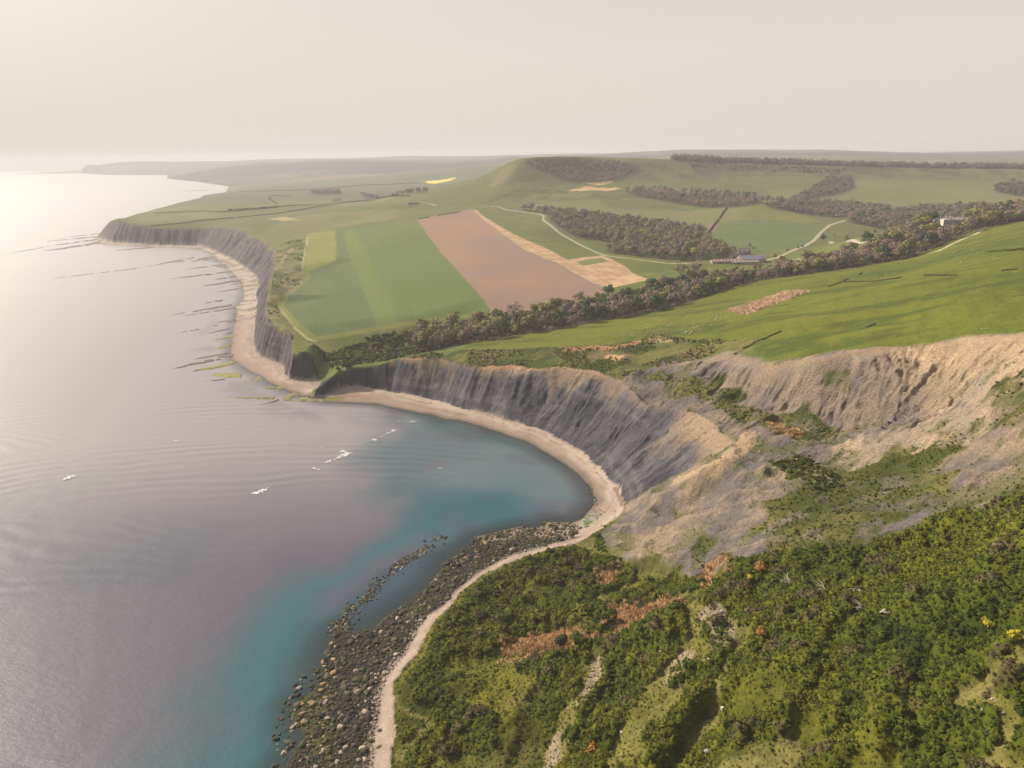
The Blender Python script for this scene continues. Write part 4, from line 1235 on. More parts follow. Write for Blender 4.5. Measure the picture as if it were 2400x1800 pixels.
for k, (key, st, a, b_, shr) in enumerate([('B', 13, 1.05, 1.6, [.47, .06, .31, .11, .05]), ('C', 13, 1.05, 1.6, [.44, .06, .28, .17, .05]), ('D', 16, 1.1, 1.6, [.8, .05, .1, .05, 0]), ('E', 15, 1.1, 1.6, [.78, .05, .1, .07, 0]),
        ('F', 13.5, 1.1, 1.6, [.55, .1, .15, .2, 0]), ('G', 14, .9, 1.3, [.75, 0, .05, .2, 0]), ('H', 14, 1.0, 1.4, [.3, 0, 0, .7, 0]), ('I', 12, 1.6, 2.3, [.9, .05, .0, .05, 0]), ('J', 15, 1.0, 1.5, [.85, .05, .05, .05, 0]), ('L', 22, 1.0, 1.3, [.7, 0, .1, .2, 0]), ('M', 22, 1.0, 1.3, [.6, .1, .1, .2, 0])]):
    fill(key, WOODS[key], st, 320 + k, a, b_, shr)
# trees round the farm, scattered singles
SINGLE = [(1700,606,'dark',1.0),(1720,598,'purple',1.0),(1742,600,'tan',.7),(1765,588,'tan',.75),(1757,582,'purple',.9),(1815,606,'olive',.8),(1955,556,'purple',.6),(1983,563,'purple',.9),(1983,568,'olive',.7),
          (2050,548,'dark',.7),(1655,545,'purple',.9),(1640,535,'purple',.8),(1880,582,'dark',.6),(1870,584,'dark',.55),(1845,592,'olive',.6)]
for (u, v, kd, s), q in zip(SINGLE, G([(a[0], a[1]) for a in SINGLE])):
    tp.append((q[0], q[1], hgt(q[0], q[1], H), T_KINDS.index(kd), s, u % 6.28)); tw.append('S')
tp = np.array(tp); tw = np.array(tw)
tp[tw == 'I', 2] -= 6.5
tu, tv = to_uv(tp[:, 0], tp[:, 1], tp[:, 2] + 12.5 * tp[:, 4])
low = (tw == 'A') & (tu > 1650) & (tu < 1815) & (tv < 630)            # the belt is low in front of the farm
tp[low, 4] *= np.clip(1 - (630 - tv[low]) / 26, .4, 1)
gone = np.isin(tw, ['F', 'A']) & (tp[:, 1] < 1670) & (tu > 2192) & (tu < 2262) & (tv < 522)
tp, tw = tp[~gone], tw[~gone]
print('TREES', len(tp), {k: int((tw == k).sum()) for k in set(tw)})
order = np.argsort(tp[:, 1] + np.where(np.isin(tw, ['A', 'B', 'C', 'S', 'F']), 0, 1e5))
WHERE = {'A': 'in the wooded belt along the valley', 'B': 'in the wood beside the pale farm track', 'C': 'in the lower wood near the farm roofs', 'S': 'standing in the open round the farm', 'F': 'in the wood round the mansion'}
LOOK = {'purple': 'bare purple-brown tree', 'tan': 'bare tan-twigged tree', 'olive': 'olive budding tree', 'dark': 'dark evergreen tree', 'lime': 'lime-green leafing tree'}
GRP = {'A': 'trees of the valley belt', 'B': 'trees of the track-side wood', 'C': 'trees of the lower wood', 'S': 'single trees round the farm', 'F': 'trees of the mansion wood'}
NE_XY = [tuple(q[:2]) for q in NE_PTS]
def tree_place(x, y, z, w):
    if w != 'A':
        return WHERE[w]
    u, _ = to_uv(x, y, z)
    e_ = seg_dist(np.array([x]), np.array([y]), NE_XY)[0][0]
    edge = 'on the pasture side' if e_ < 22 else ('on the field side' if e_ > 66 else 'in the heart')
    seg = ('at the seaward end' if u < 1080 else 'below the ploughed field' if u < 1330 else 'below the stubble' if u < 1560 else 'in front of the farm' if u < 1850 else 'near the mansion')
    return f'{edge} of the valley belt, {seg}'
n_ind = 0
rest = []
for k in order:
    x, y, z, kd, s, rz = tp[k]
    if n_ind < 300 and tw[k] in WHERE and y > 0:
        kd_ = T_KINDS[int(kd)]
        protos = PROTO[kd_]
        trm, crm = protos[int(rz * 10) % len(protos)]
        e = link('tree', None, loc=(x, y, z - .2), label=LOOK[kd_] + ' ' + tree_place(x, y, z, tw[k]), category='tree', group=GRP[tw[k]] + ', ' + kd_ + ', ' + tree_place(x, y, z, tw[k]))
        e.rotation_euler = (0, 0, rz); e.scale = (s * (.92 + .16 * ((rz * 7) % 1)), s, s * (.85 + .3 * ((rz * 3) % 1)))
        link('trunk', trm, e); link('crown', crm, e)
        n_ind += 1
    else:
        rest.append(k)
allp, base_i = [], {}
for kd in T_KINDS:
    base_i[kd] = len(allp)
    for trm, crm in PROTO[kd]:
        allp.append(join_np([trm, crm], 'wood_tree', [M_BARK, T_MATS[kd]]))
rt = tp[rest]
pick = [base_i[T_KINDS[int(r[3])]] + int(r[5] * 10) % len(PROTO[T_KINDS[int(r[3])]]) for r in rt]
scatter('woodland', rt[:, :3] - [0, 0, .2], rt[:, 5], rt[:, 4], pick, allp, label='purple-brown bare woods on the valley sides and along the far ridge')

# ------------------------------------------------------------------ scrub
B_MATS = [foliage_mat('dark_scrub', [(.022, .036, .004), (.042, .056, .005), (.032, .047, .006)]),
          foliage_mat('green_scrub', [(.056, .076, .005), (.078, .094, .006), (.066, .084, .007)]),
          foliage_mat('yellow_scrub', [(.112, .118, .008), (.098, .110, .009), (.130, .126, .012)]),
          foliage_mat('brown_scrub', [(.095, .075, .028), (.08, .07, .024), (.12, .095, .045)])]
def bush_proto(seed, mat, n=230, size=.30, R=1.0, flat=.75, name='bush'):
    rng = np.random.default_rng(seed)
    cs = [(0, 0, .35 * R, R * .6)]
    for k in range(6):
        a = rng.random() * 6.283; q = R * (.45 + .25 * rng.random())
        cs.append((math.cos(a) * q, math.sin(a) * q, R * (.25 + .5 * rng.random()), R * (.32 + .2 * rng.random())))
    v, f, nn = leaf_cloud(rng, cs, n, size * R, flat, .9, (0, 0, -.3 * R))
    return mesh_np(name, v, f, nn, mats=[mat])
BUSH = [bush_proto(500 + k * 7 + j, m) for k, m in enumerate(B_MATS) for j in range(2)]
bp, bk, bs = [], [], []
def scrub(fld, x0, x1, y0, y1, step, seed, smin, smax, thr, share, big=0.0):
    X, Y, rng = jitter_grid(x0, x1, y0, y1, step, seed)
    m = (Y > 50)
    X, Y = X[m], Y[m]
    d = hgt(X, Y, fld)
    Zb = hgt(X, Y, H)
    m = (d > thr + .25 * (rng.random(len(X)) - .5)) & in_frame(X, Y, Zb, 160)
    X, Y, Zb = X[m], Y[m], Zb[m]
    dr = fbm(X, Y, 24, 4, 445)
    r = np.clip(rng.random(len(X)) * .34 + (dr - .25) * 1.35 - .05, 0, .999)
    kd = np.searchsorted(np.cumsum(share) / np.sum(share), r)
    s = smin + (smax - smin) * rng.random(len(X)) ** 1.6
    s = np.where(rng.random(len(X)) < big, s * 1.5, s)
    for k in range(len(X)):
        bp.append((X[k], Y[k], Zb[k] - .12 * s[k])); bk.append(int(kd[k]) * 2 + int(rng.random() * 2)); bs.append(s[k])
def tufts(fld, step, seed, smin, smax, thr):
    """leafy shoots on the canopy, tinted by the bush they belong to"""
    X, Y, rng = jitter_grid(-60, 420, 80, 420, step, seed)
    m = hgt(X, Y, fld) > thr
    X, Y = X[m], Y[m]
    Zb = hgt(X, Y, H)
    m = in_frame(X, Y, Zb, 420)
    X, Y, Zb = X[m], Y[m], Zb[m]
    tn = hgt(X, Y, tone) + .10 * rng.normal(size=len(X))
    kd = np.where(tn < .30, 0, np.where(tn < .66, 1, 2))
    kd = np.where(hgt(X, Y, (ci1 > .93).astype(float)) > .5, 3, kd)
    s = smin + (smax - smin) * rng.random(len(X)) ** 1.5
    for k in range(len(X)):
        bp.append((X[k], Y[k], Zb[k] - .35 * s[k])); bk.append(int(kd[k]) * 2 + int(rng.random() * 2)); bs.append(s[k])
tufts(dens, 1.25, 411, .45, 1.05, .4)
tufts(dens, 5.0, 412, 1.1, 2.2, .6)
scrub(near * (1 - dens), -60, 420, 80, 420, 1.5, 413, .18, .5, .55, [.0, .22, .60, .18])
scrub(near * (1 - pale) * (1 - dens), -60, 420, 80, 420, 5.0, 414, .5, 1.1, .6, [.08, .40, .42, .10])
scrub(uc * sstep(.36, .56, fbm(GX, GY, 26, 3, 447)), -150, 320, 440, 760, 2.1, 417, .3, 1.05, .42, [.12, .42, .26, .20], .05)
scrub(uw * sstep(.5, .62, fbm(GX, GY, 40, 3, 443)), -560, -150, 700, 1500, 7.0, 419, .6, 1.8, .6, [.30, .25, .15, .30])
scrub(vg * (.5 + .5 * sstep(.42, .60, fbm(GX, GY, 20, 4, 421))), 60, 420, 180, 560, 2.1, 423, .3, .85, .55, [.04, .30, .42, .24])
scrub(mask(GP(VEG[1]), 6), 60, 420, 180, 560, 2.2, 424, .8, 1.6, .5, [.50, .30, .08, .12])
scrub(mask(GP([(745,815),(880,790),(1000,772),(1080,800),(980,830),(870,850),(800,866),(775,852)]), 8), -260, -20, 620, 860, 4.0, 425, 1.2, 3.0, .5, [.45, .25, .05, .25], .15)
scrub(sparse, 60, 420, 180, 560, 2.4, 427, .22, .55, .4, [.1, .4, .3, .2])
scrub(bay * sstep(.62, .72, fbm(GX, GY, 12, 4, 431)), -60, 180, 380, 660, 6.0, 433, .3, .8, .6, [.3, .5, .2, 0])
scrub(heath, 600, 1600, 2300, 2700, 13, 435, 2.0, 5.0, .5, [.2, .1, 0, .7])
print('BUSHES', len(bp))
scatter('scrub', np.array(bp), RNG.random(len(bp)) * 6.28, np.array(bs)[:, None] * np.stack([.8 + .55 * RNG.random(len(bs)), .8 + .55 * RNG.random(len(bs)), .65 + .45 * RNG.random(len(bs))], 1), bk, BUSH, label='thick green scrub and bramble covering the near slope')

# reeds
def reed_proto(seed, mat, n=34, h=1.25, R=.9):
    rng = np.random.default_rng(seed)
    a = rng.random(n) * 6.283; q = R * np.sqrt(rng.random(n))
    x, y = np.cos(a) * q, np.sin(a) * q
    hh = h * (.65 + .5 * rng.random(n)); w = .10
    an = rng.random(n) * 3.14
    lean = rng.normal(size=(n, 2)) * .22
    v = np.stack([np.stack([x - np.cos(an) * w, y - np.sin(an) * w, 0 * x], 1), np.stack([x + np.cos(an) * w, y + np.sin(an) * w, 0 * x], 1), np.stack([x + lean[:, 0] * hh, y + lean[:, 1] * hh, hh], 1)], 1).reshape(-1, 3)
    nn = np.repeat(rng.normal(size=(n, 3)) * .5 + np.array([0, 0, .8]), 3, 0); nn /= np.linalg.norm(nn, axis=1)[:, None]
    return mesh_np('reeds', v, np.arange(3 * n).reshape(-1, 3), nn, mats=[mat])
M_REED = foliage_mat('dry_reed', [(.68, .40, .18), (.74, .47, .23), (.60, .36, .17)], var=.25)
M_STRAW = foliage_mat('dead_stalks', [(.80, .54, .33), (.85, .60, .38)], var=.2)
REEDP = [reed_proto(600 + k, M_REED) for k in range(3)]
STRAWP = [reed_proto(606 + k, M_STRAW) for k in range(3)]
RLAB = ['large orange dry reed bed below the round green shrubs', 'small orange reed patch at the shrub edge', 'long orange reed bed along the foot of the grassy spur', 'orange reed clump at the foot of the grey landslip', 'orange reed tuft at the dark gully head', 'tawny reed patch on the landslip terrace',
        'tall straw-orange strip of dead game cover on the green hillside']
for k, poly in enumerate(P_REEDS + [P_STRIP]):
    xs, ys = [q[0] for q in poly], [q[1] for q in poly]
    st = .95 if k < 6 else 1.7
    X, Y, rng = jitter_grid(min(xs) - 1, max(xs) + 1, min(ys) - 1, max(ys) + 1, st, 610 + k)
    m = in_poly(X + 2.2 * rng.normal(size=len(X)) * (k < 6), Y + 2.2 * rng.normal(size=len(X)) * (k < 6), poly) & (fbm(X, Y, 5, 3, 625) > (.36 if k < 6 else .2))
    X, Y = X[m], Y[m]
    sc_ = (.8 + .6 * rng.random(len(X))) * (1.0 if k < 6 else 1.25) * (.8 + .5 * fbm(X, Y, 6, 2, 620))
    scatter('reed_bed', np.stack([X, Y, hgt(X, Y, H) - .1], 1), rng.random(len(X)) * 6.28, sc_, rng.integers(0, 3, len(X)), REEDP if k < 6 else STRAWP, label=RLAB[k])

# shrubs one can tell apart on the near shelf
SHRUBS = [(1219,1486,4.6,1,'broad olive shrub left of the reed bed top'), (1269,1452,5.2,2,'tall yellow-green shrub behind the large reed bed'), (1303,1466,3.8,2,'neat round bright green shrub above the large reed bed'), (1368,1456,7.0,2,'widest yellow-green shrub between the two reed beds'),
          (1414,1450,5.0,1,'green shrub at the right end of the shrub row'), (1186,1449,3.6,1,'small domed green shrub west of the shrub row'), (1356,1502,3.8,1,'grey-green shrub standing in the gap of the reeds'), (1318,1510,3.2,0,'low dark shrub at the lower edge of the large reed bed'),
          (1504,1424,2.6,0,'little dark shrub inside the long reed bed')]
M_STEM = M_BARK
for (u, v, R, kd, lab), q in zip(SHRUBS, G([(a[0], a[1]) for a in SHRUBS])):
    e = link('shrub', None, loc=(q[0], q[1], hgt(q[0], q[1], H) - .2), label=lab, category='shrub', group='shrubs on the near shelf')
    link('foliage', bush_proto(700 + u, B_MATS[kd], 900, .13, R, .72, 'foliage'), e)
    rg = np.random.default_rng(u)
    V, F = [], []
    for k in range(5):
        a = rg.random() * 6.28
        vv, ff = limb([(0, 0, -.4), (math.cos(a) * R * .25, math.sin(a) * R * .25, R * .35), (math.cos(a) * R * .5, math.sin(a) * R * .5, R * .6)], [.14, .09, .03], 5)
        o_ = len(V); V += vv; F += [tuple(i + o_ for i in f) for f in ff]
    link('stem', mesh_np('stem', np.array(V), np.array(F), mats=[M_BARK]), e)

# hedges and dark banks
def hedge(uv, w, h, kd, lab, gaps=0.0, n_per=5.0, size=.5):
    w, h, kd = w * .45, h * .55, (1 if uv[0][1] < 620 else 3)
    pts = G(uv)
    ln = [tuple(q[:2]) for q in pts]
    rng = np.random.default_rng(int(uv[0][0] * 7 + uv[0][1]))
    cs = []
    for (x0, y0), (x1, y1) in zip(ln[:-1], ln[1:]):
        L = math.hypot(x1 - x0, y1 - y0)
        st = w * .55
        for k in range(max(int(L / st), 1)):
            t = (k + rng.random()) * st / L
            x, y = x0 + (x1 - x0) * t, y0 + (y1 - y0) * t
            if fbm(np.array([x]), np.array([y]), 25, 2, 811)[0] < gaps:
                continue
            r = w * (.45 + .3 * rng.random())
            cs.append((x, y, float(hgt(x, y, H)) + h * .35, r))
    if not cs:
        return
    cs = np.array(cs); c0 = cs[0, :3].copy(); cs[:, :3] -= c0
    n = int(len(cs) * n_per * 4)
    pick_c = cs
    v, f, nn = leaf_cloud(rng, pick_c, n, size * w, h / w * .9, .9)
    cc = np.repeat((v[0::3] + v[1::3] + v[2::3]) / 3, 3, 0)
    nn = nn * .6 + np.array([0, 0, .4])
    nn /= np.linalg.norm(nn, axis=1)[:, None]
    link('hedge', mesh_np('hedge', v, f, nn, mats=[B_MATS[kd]]), loc=c0, label=lab, category='hedge', group='hedges across the fields')
hedge([(981,514),(1030,505),(1078,497)], 3.0, 3.0, 3, 'thin broken hedge along the top of the ploughed field', .42)
hedge([(1831,777),(1790,795),(1741,817)], 1.8, 1.6, 0, 'straight dark field bank dropping towards the landslip', 0, 6)
hedge([(1980,661),(2100,653),(2215,647)], 2.0, 1.6, 0, 'low broken dark hedge across the middle of the big pasture', .45)
hedge([(2215,646),(2300,641),(2400,632)], 2.2, 1.8, 0, 'dark hedge line running off the pasture to the right', .35)
hedge([(2313,591),(2360,588),(2410,587)], 3.0, 2.4, 3, 'short brown hedge high on the pasture near the right edge', .2)
hedge([(1940,673),(1975,660),(2020,641)], 2.0, 1.4, 0, 'dark ditch-side hedge climbing from the straw strip', .4)
hedge([(1661,545),(1680,520),(1705,489)], 6.0, 4.0, 0, 'dark hedge climbing the field edge left of the crop field', .2)
hedge([(354,530),(450,521),(579,508),(700,493),(800,477)], 5.0, 3.0, 0, 'long dark hedge on the headland fields', .25)
hedge([(362,500),(520,497),(644,487),(796,474)], 6.0, 3.2, 0, 'farther parallel hedge on the headland fields', .2)
hedge([(680,462),(640,458),(629,465),(650,478)], 6.0, 3.2, 0, 'curved hedge round the far coastal field', .1)
hedge([(535,493),(560,492),(600,491),(651,486)], 14.0, 7.0, 3, 'thick far hedge with bushes in the coastal fields', .2)
hedge([(800,476),(865,470),(960,460)], 9.0, 5.0, 3, 'hedge running from the coastal farm towards the hill', .3)
hedge([(560,450),(700,446),(860,434),(1000,428)], 10.0, 5.0, 0, 'faint far hedge across the hazy plain', .3)
hedge([(2030,768),(2045,763),(2053,760)], 2.2, 1.8, 0, 'small dark gorse bank alone on the pasture')
hedge([(1925,560),(1930,552)], 8.0, 8.0, 3, 'dark brown bush clump beside the farm track bend')
# ------------------------------------------------------------------ boulders
def rock_mat(name, cols, weed=None, weed_amt=.5):
    m, n, b = new_mat(name)
    oi = n.nodes.new('ShaderNodeObjectInfo')
    cr = n.nodes.new('ShaderNodeValToRGB')
    el = cr.color_ramp.elements
    while len(el) < len(cols):
        el.new(.5)
    for k, c in enumerate(cols):
        el[k].position = k / (len(cols) - 1); el[k].color = (*c, 1)
    n.links.new(oi.outputs['Random'], cr.inputs['Fac'])
    g = n.nodes.new('ShaderNodeNewGeometry')
    no = n.nodes.new('ShaderNodeTexNoise'); no.inputs['Scale'].default_value = 1.4; no.inputs['Detail'].default_value = 6; no.inputs['Roughness'].default_value = .65
    n.links.new(g.outputs['Position'], no.inputs['Vector'])
    mr = n.nodes.new('ShaderNodeMapRange'); mr.inputs['From Min'].default_value = .3; mr.inputs['From Max'].default_value = .7; mr.inputs['To Min'].default_value = .6; mr.inputs['To Max'].default_value = 1.35
    n.links.new(no.outputs['Fac'], mr.inputs['Value'])
    vm = n.nodes.new('ShaderNodeVectorMath'); vm.operation = 'SCALE'
    n.links.new(cr.outputs['Color'], vm.inputs[0]); n.links.new(mr.outputs['Result'], vm.inputs['Scale'])
    src = vm.outputs['Vector']
    if weed is not None:
        n3 = n.nodes.new('ShaderNodeTexNoise'); n3.inputs['Scale'].default_value = .22; n3.inputs['Detail'].default_value = 3
        n.links.new(g.outputs['Position'], n3.inputs['Vector'])
        m3 = n.nodes.new('ShaderNodeMapRange'); m3.inputs['From Min'].default_value = .48; m3.inputs['From Max'].default_value = .60; m3.inputs['To Max'].default_value = weed_amt
        n.links.new(n3.outputs['Fac'], m3.inputs['Value'])
        mc = n.nodes.new('ShaderNodeMix'); mc.data_type = 'RGBA'
        n.links.new(m3.outputs['Result'], mc.inputs['Factor']); n.links.new(src, mc.inputs['A']); mc.inputs['B'].default_value = (*weed, 1)
        src = mc.outputs['Result']
    n.links.new(src, b.inputs['Base Color'])
    bp_ = n.nodes.new('ShaderNodeBump'); bp_.inputs['Distance'].default_value = .15; bp_.inputs['Strength'].default_value = .8
    n.links.new(no.outputs['Fac'], bp_.inputs['Height']); n.links.new(bp_.outputs['Normal'], b.inputs['Normal'])
    b.inputs['Roughness'].default_value = .8; b.inputs['Specular IOR Level'].default_value = .25
    return m
M_DARKROCK = rock_mat('weedy_rock', [(.020, .019, .015), (.045, .038, .028), (.100, .078, .052), (.030, .027, .020)], (.048, .062, .010), .75)
M_PALEROCK = rock_mat('pale_rock', [(.27, .215, .165), (.36, .285, .21), (.24, .20, .165), (.42, .33, .25)])
M_OCHREROCK = rock_mat('ochre_rock', [(.29, .185, .095), (.24, .165, .10)])
M_WHITEROCK = rock_mat('white_stone', [(.46, .40, .33), (.36, .32, .27)])
def rock_proto(seed, mat, name='rock', sub=2, sq=.62):
    rng = np.random.default_rng(seed)
    bm_ = bmesh.new()
    bmesh.ops.create_icosphere(bm_, subdivisions=sub, radius=1.0)
    planes = rng.normal(size=(9, 3)); planes /= np.linalg.norm(planes, axis=1)[:, None]
    off = .55 + .35 * rng.random(9)
    for vtx in bm_.verts:
        p = np.array(vtx.co)
        for nrm, o_ in zip(planes, off):
            d = p @ nrm - o_
            if d > 0:
                p = p - nrm * d * .92
        p = p * np.array([1, .8, sq]) + rng.normal(size=3) * .025
        vtx.co = p
    me = bpy.data.meshes.new(name)
    bm_.to_mesh(me); bm_.free()
    me.materials.append(mat)
    me.shade_flat()
    return me
R_DARK = [rock_proto(900 + k, M_DARKROCK) for k in range(5)]
R_PALE = [rock_proto(920 + k, M_PALEROCK) for k in range(5)]
R_OCH = [rock_proto(940 + k, M_OCHREROCK) for k in range(2)]
R_SMALL = [rock_proto(960 + k, m, sub=1) for k, m in enumerate([M_DARKROCK, M_DARKROCK, M_DARKROCK, M_PALEROCK, M_PALEROCK, M_OCHREROCK])]
SHORE = [(655,1830),(700,1742),(719,1724),(687,1688),(690,1652),(745,1609),(759,1554),(770,1511),(817,1484),(882,1469),(940,1419),(983,1390),(1027,1350),(1041,1314),(1092,1285),(1117,1256),(1179,1241),(1229,1230),(1258,1236),(1276,1221),(1338,1223),(1368,1238),
         (1340,1268),(1269,1289),(1190,1312),(1122,1344),(1072,1382),(1048,1414),(1004,1444),(980,1486),(952,1540),(905,1600),(892,1660),(884,1720),(872,1830)]
P_SHORE = [tuple(PZ(u, v, 1.2)[:2]) for u, v in SHORE]
OFF = [[(1012,1273),(1020,1280),(968,1312),(925,1345),(905,1345),(915,1325),(960,1298)], [(872,1372),(882,1380),(872,1412),(850,1405),(860,1380)], [(815,1412),(848,1412),(840,1424),(822,1438),(802,1430)], [(770,1450),(820,1452),(825,1475),(790,1490),(765,1480)],
       [(640,1690),(690,1600),(740,1560),(770,1500),(790,1500),(765,1580),(740,1620),(690,1690),(690,1760),(640,1830)]]
P_OFF = [[tuple(PZ(u, v, .3)[:2]) for u, v in q] for q in OFF]
rp = []   # x y z size rot kind
def rocks_in(poly, step, seed, smin, smax, powr, keepf, sink=.25, pale_by=True):
    xs, ys = [q[0] for q in poly], [q[1] for q in poly]
    X, Y, rng = jitter_grid(min(xs), max(xs), min(ys), max(ys), step, seed)
    m = in_poly(X, Y, poly) & (rng.random(len(X)) < keepf)
    X, Y = X[m], Y[m]
    s = smin + (smax - smin) * rng.random(len(X)) ** powr
    bt_ = hgt(X, Y, bt * beach_r)
    for k in range(len(X)):
        pr = rng.random()
        pale_p = np.clip((bt_[k] - .62) * 3.0, .04, .95) if pale_by else .12
        kd = 1 if pr < pale_p else (2 if pr > .95 and bt_[k] < .4 else 0)
        zz = float(hgt(X[k], Y[k], H))
        rp.append((X[k], Y[k], max(zz, -.12) + s[k] * .12, s[k], rng.random() * 6.28, kd))
rocks_in(P_SHORE, 1.2, 971, .36, 1.0, 1.6, .95)
rocks_in(P_SHORE, 3.2, 973, .9, 2.1, 2.2, .9)
for k, q in enumerate(P_OFF):
    rocks_in(q, 1.3 if k < 4 else 2.0, 980 + k, .45, 1.3 if k < 4 else 1.6, 1.5, .85 if k < 4 else .5, pale_by=False)
SPIT = [PZ(u, v, .2) for u, v in [(1040,1258),(1012,1274),(965,1305),(920,1338),(880,1370),(862,1400),(835,1425),(810,1450),(790,1478)]]
rsp = np.random.default_rng(31)
for k in range(380):
    t = rsp.random() * (len(SPIT) - 1); i = int(t)
    q = SPIT[i] * (1 - t + i) + SPIT[i + 1] * (t - i)
    wd_ = 1.2 + 2.2 * abs(math.sin(t * 2.3)) 
    s_ = .35 + .75 * rsp.random() ** 2
    rp.append((q[0] + rsp.normal() * wd_, q[1] + rsp.normal() * wd_, .05 + .12 * s_, s_, rsp.random() * 6.28, 0 if rsp.random() < .8 else 2))
# pebbly stones at the top of the beach and along the bay strand
rocks_in([tuple(q) for q in (GP([(870,1800),(880,1720),(892,1660),(900,1600),(950,1540),(985,1480),(1010,1446),(1060,1420),(1130,1345),(1269,1290),(1352,1274)]) + GP([(1350,1262),(1260,1280),(1120,1335),(1048,1405),(1000,1440),(950,1520),(890,1600),(870,1680),(850,1800)]))], 1.0, 991, .16, .5, 2.0, .75)
rocks_in(GP([(1360,1116),(1392,1150),(1400,1180),(1420,1200),(1400,1215),(1385,1190),(1384,1160)]), 1.5, 993, .3, .8, 1.5, .6, pale_by=False)
X_, Y_, r_ = jitter_grid(-520, 90, 380, 1500, 2.1, 995)
b_ = hgt(X_, Y_, bt * beach_r)
m_ = (b_ > .66) & (r_.random(len(X_)) < .35) & (Y_ > 372)
for x, y in zip(X_[m_], Y_[m_]):
    s_ = .22 + .6 * r_.random() ** 2.5
    rp.append((x, y, float(hgt(x, y, H)) + .1 * s_, s_, r_.random() * 6.28, 1 if r_.random() < .55 else 0))
BIG = [(904,1588,3.3,1),(841,1630,3.6,1),(858,1680,3.7,1),(816,1645,3.2,0),(845,1602,2.8,0),(757,1602,2.9,2),(752,1617,2.7,2),(709,1672,3.1,2),(714,1690,3.4,2),(902,1607,2.3,1),(798,1708,3.1,1),(825,1668,3.0,0),(730,1648,3.3,2),(706,1648,2.4,2),(709,1744,3.0,0),(760,1762,3.3,1),
       (851,1763,2.9,1),(801,1770,2.2,1),(811,1758,2.4,1),(842,1791,2.1,1),(858,1792,2.3,1),(789,1731,2.5,0),(867,1625,2.2,1),(873,1587,2.0,1),(786,1588,2.0,1),(887,1761,2.4,1),(824,1711,2.3,0),(890,1723,2.3,1),(931,1451,2.6,1),(958,1466,2.8,1),(893,1482,2.6,1),(1009,1433,2.6,1),
       (897,1535,3.2,0),(929,1544,2.7,1),(777,1507,3.2,2),(786,1487,3.4,0),(781,1545,3.0,2),(857,1477,2.6,0),(819,1424,2.4,0),(775,1475,2.4,2),(813,1466,2.4,2),(760,1560,2.4,2)]
BLAB = ['dark weedy', 'pale pinkish-grey', 'ochre-topped']
rr_ = np.random.default_rng(5)
ind = 0
ORD = 'first second third fourth fifth sixth seventh eighth ninth tenth eleventh twelfth thirteenth fourteenth fifteenth sixteenth seventeenth eighteenth nineteenth twentieth twenty-first twenty-second twenty-third twenty-fourth twenty-fifth twenty-sixth'.split()
BIG.sort(key=lambda q: -q[1])
nth = [0, 0, 0]
for (u, v, d, kd) in BIG:
    q = PZ(u, v, 1.0)
    z = max(float(hgt(q[0], q[1], H)), -.3)
    me = [R_DARK, R_PALE, R_OCH][kd][u % (2 if kd == 2 else 5)]
    o = link('boulder', me, loc=(q[0], q[1], z + d * .12), category='boulder', group='large boulders on the near shore',
             label='')
    s = d * .5
    o.scale = (s * 1.1, s * (.95 + .3 * rr_.random()), s * (.95 + .35 * rr_.random())); o.rotation_euler = (rr_.normal() * .15, rr_.normal() * .15, rr_.random() * 6.28)
    near_t = 'at the water edge' if kd == 2 else ('near the top of the shingle' if kd == 1 and u > 880 else 'among the weedy stones')
    part_t = 'low on the boulder shore' if v > 1700 else ('halfway along the boulder shore' if v > 1560 else 'by the boulder lagoon')
    o['label'] = f'{ORD[nth[kd]]} big {BLAB[kd]} boulder up the near shore, counted from the bottom edge'
    nth[kd] += 1
    ind += 1
rp = np.array(rp)
u_, v_ = to_uv(rp[:, 0], rp[:, 1], rp[:, 2])
vis = (u_ > 0) & (u_ < 2400) & (v_ < 1800)
appar = np.where(vis, rp[:, 3] / np.hypot(np.hypot(rp[:, 0], rp[:, 1]), rp[:, 2] - CAM_H), 0)
od = np.argsort(-appar)
nind = 300 - ind
for k in od[:nind]:
    x, y, z, s, rz, kd = rp[k]
    me = [R_DARK, R_PALE, R_OCH][int(kd)][int(rz * 10) % (2 if kd == 2 else 5)]
    bq = float(hgt(x, y, bt * beach_r))
    rowt = 'by the waterline' if bq < .22 else ('in mid-shore' if bq < .6 else 'under the shingle top')
    side = 'lower' if v_[k] > 1640 else ('middle' if v_[k] > 1480 else 'upper')
    o = link('boulder', me, loc=(x, y, z), category='boulder', group=f'{BLAB[int(kd)]} boulders, {side} shore, {rowt}', label=f'mid-sized {BLAB[int(kd)]} boulder {rowt} on the {side} boulder shore')
    o.scale = (s * 1.1, s, s * (.8 + .4 * ((rz * 5) % 1))); o.rotation_euler = (.2 * math.sin(rz * 3), .2 * math.cos(rz * 5), rz)
rs = rp[od[nind:]]
pk = np.where(rs[:, 5] == 0, (rs[:, 4] * 10).astype(int) % 3, np.where(rs[:, 5] == 1, 3 + (rs[:, 4] * 10).astype(int) % 2, 5))
tl = np.stack([np.sin(rs[:, 4] * 3) * .25, np.cos(rs[:, 4] * 5) * .25], 1)
scatter('shore_stones', rs[:, :3], rs[:, 4], rs[:, 3], pk, R_SMALL, tilt=tl, label='dark weedy stones and pale cobbles packed along the near shore')
print('ROCKS', len(rp))
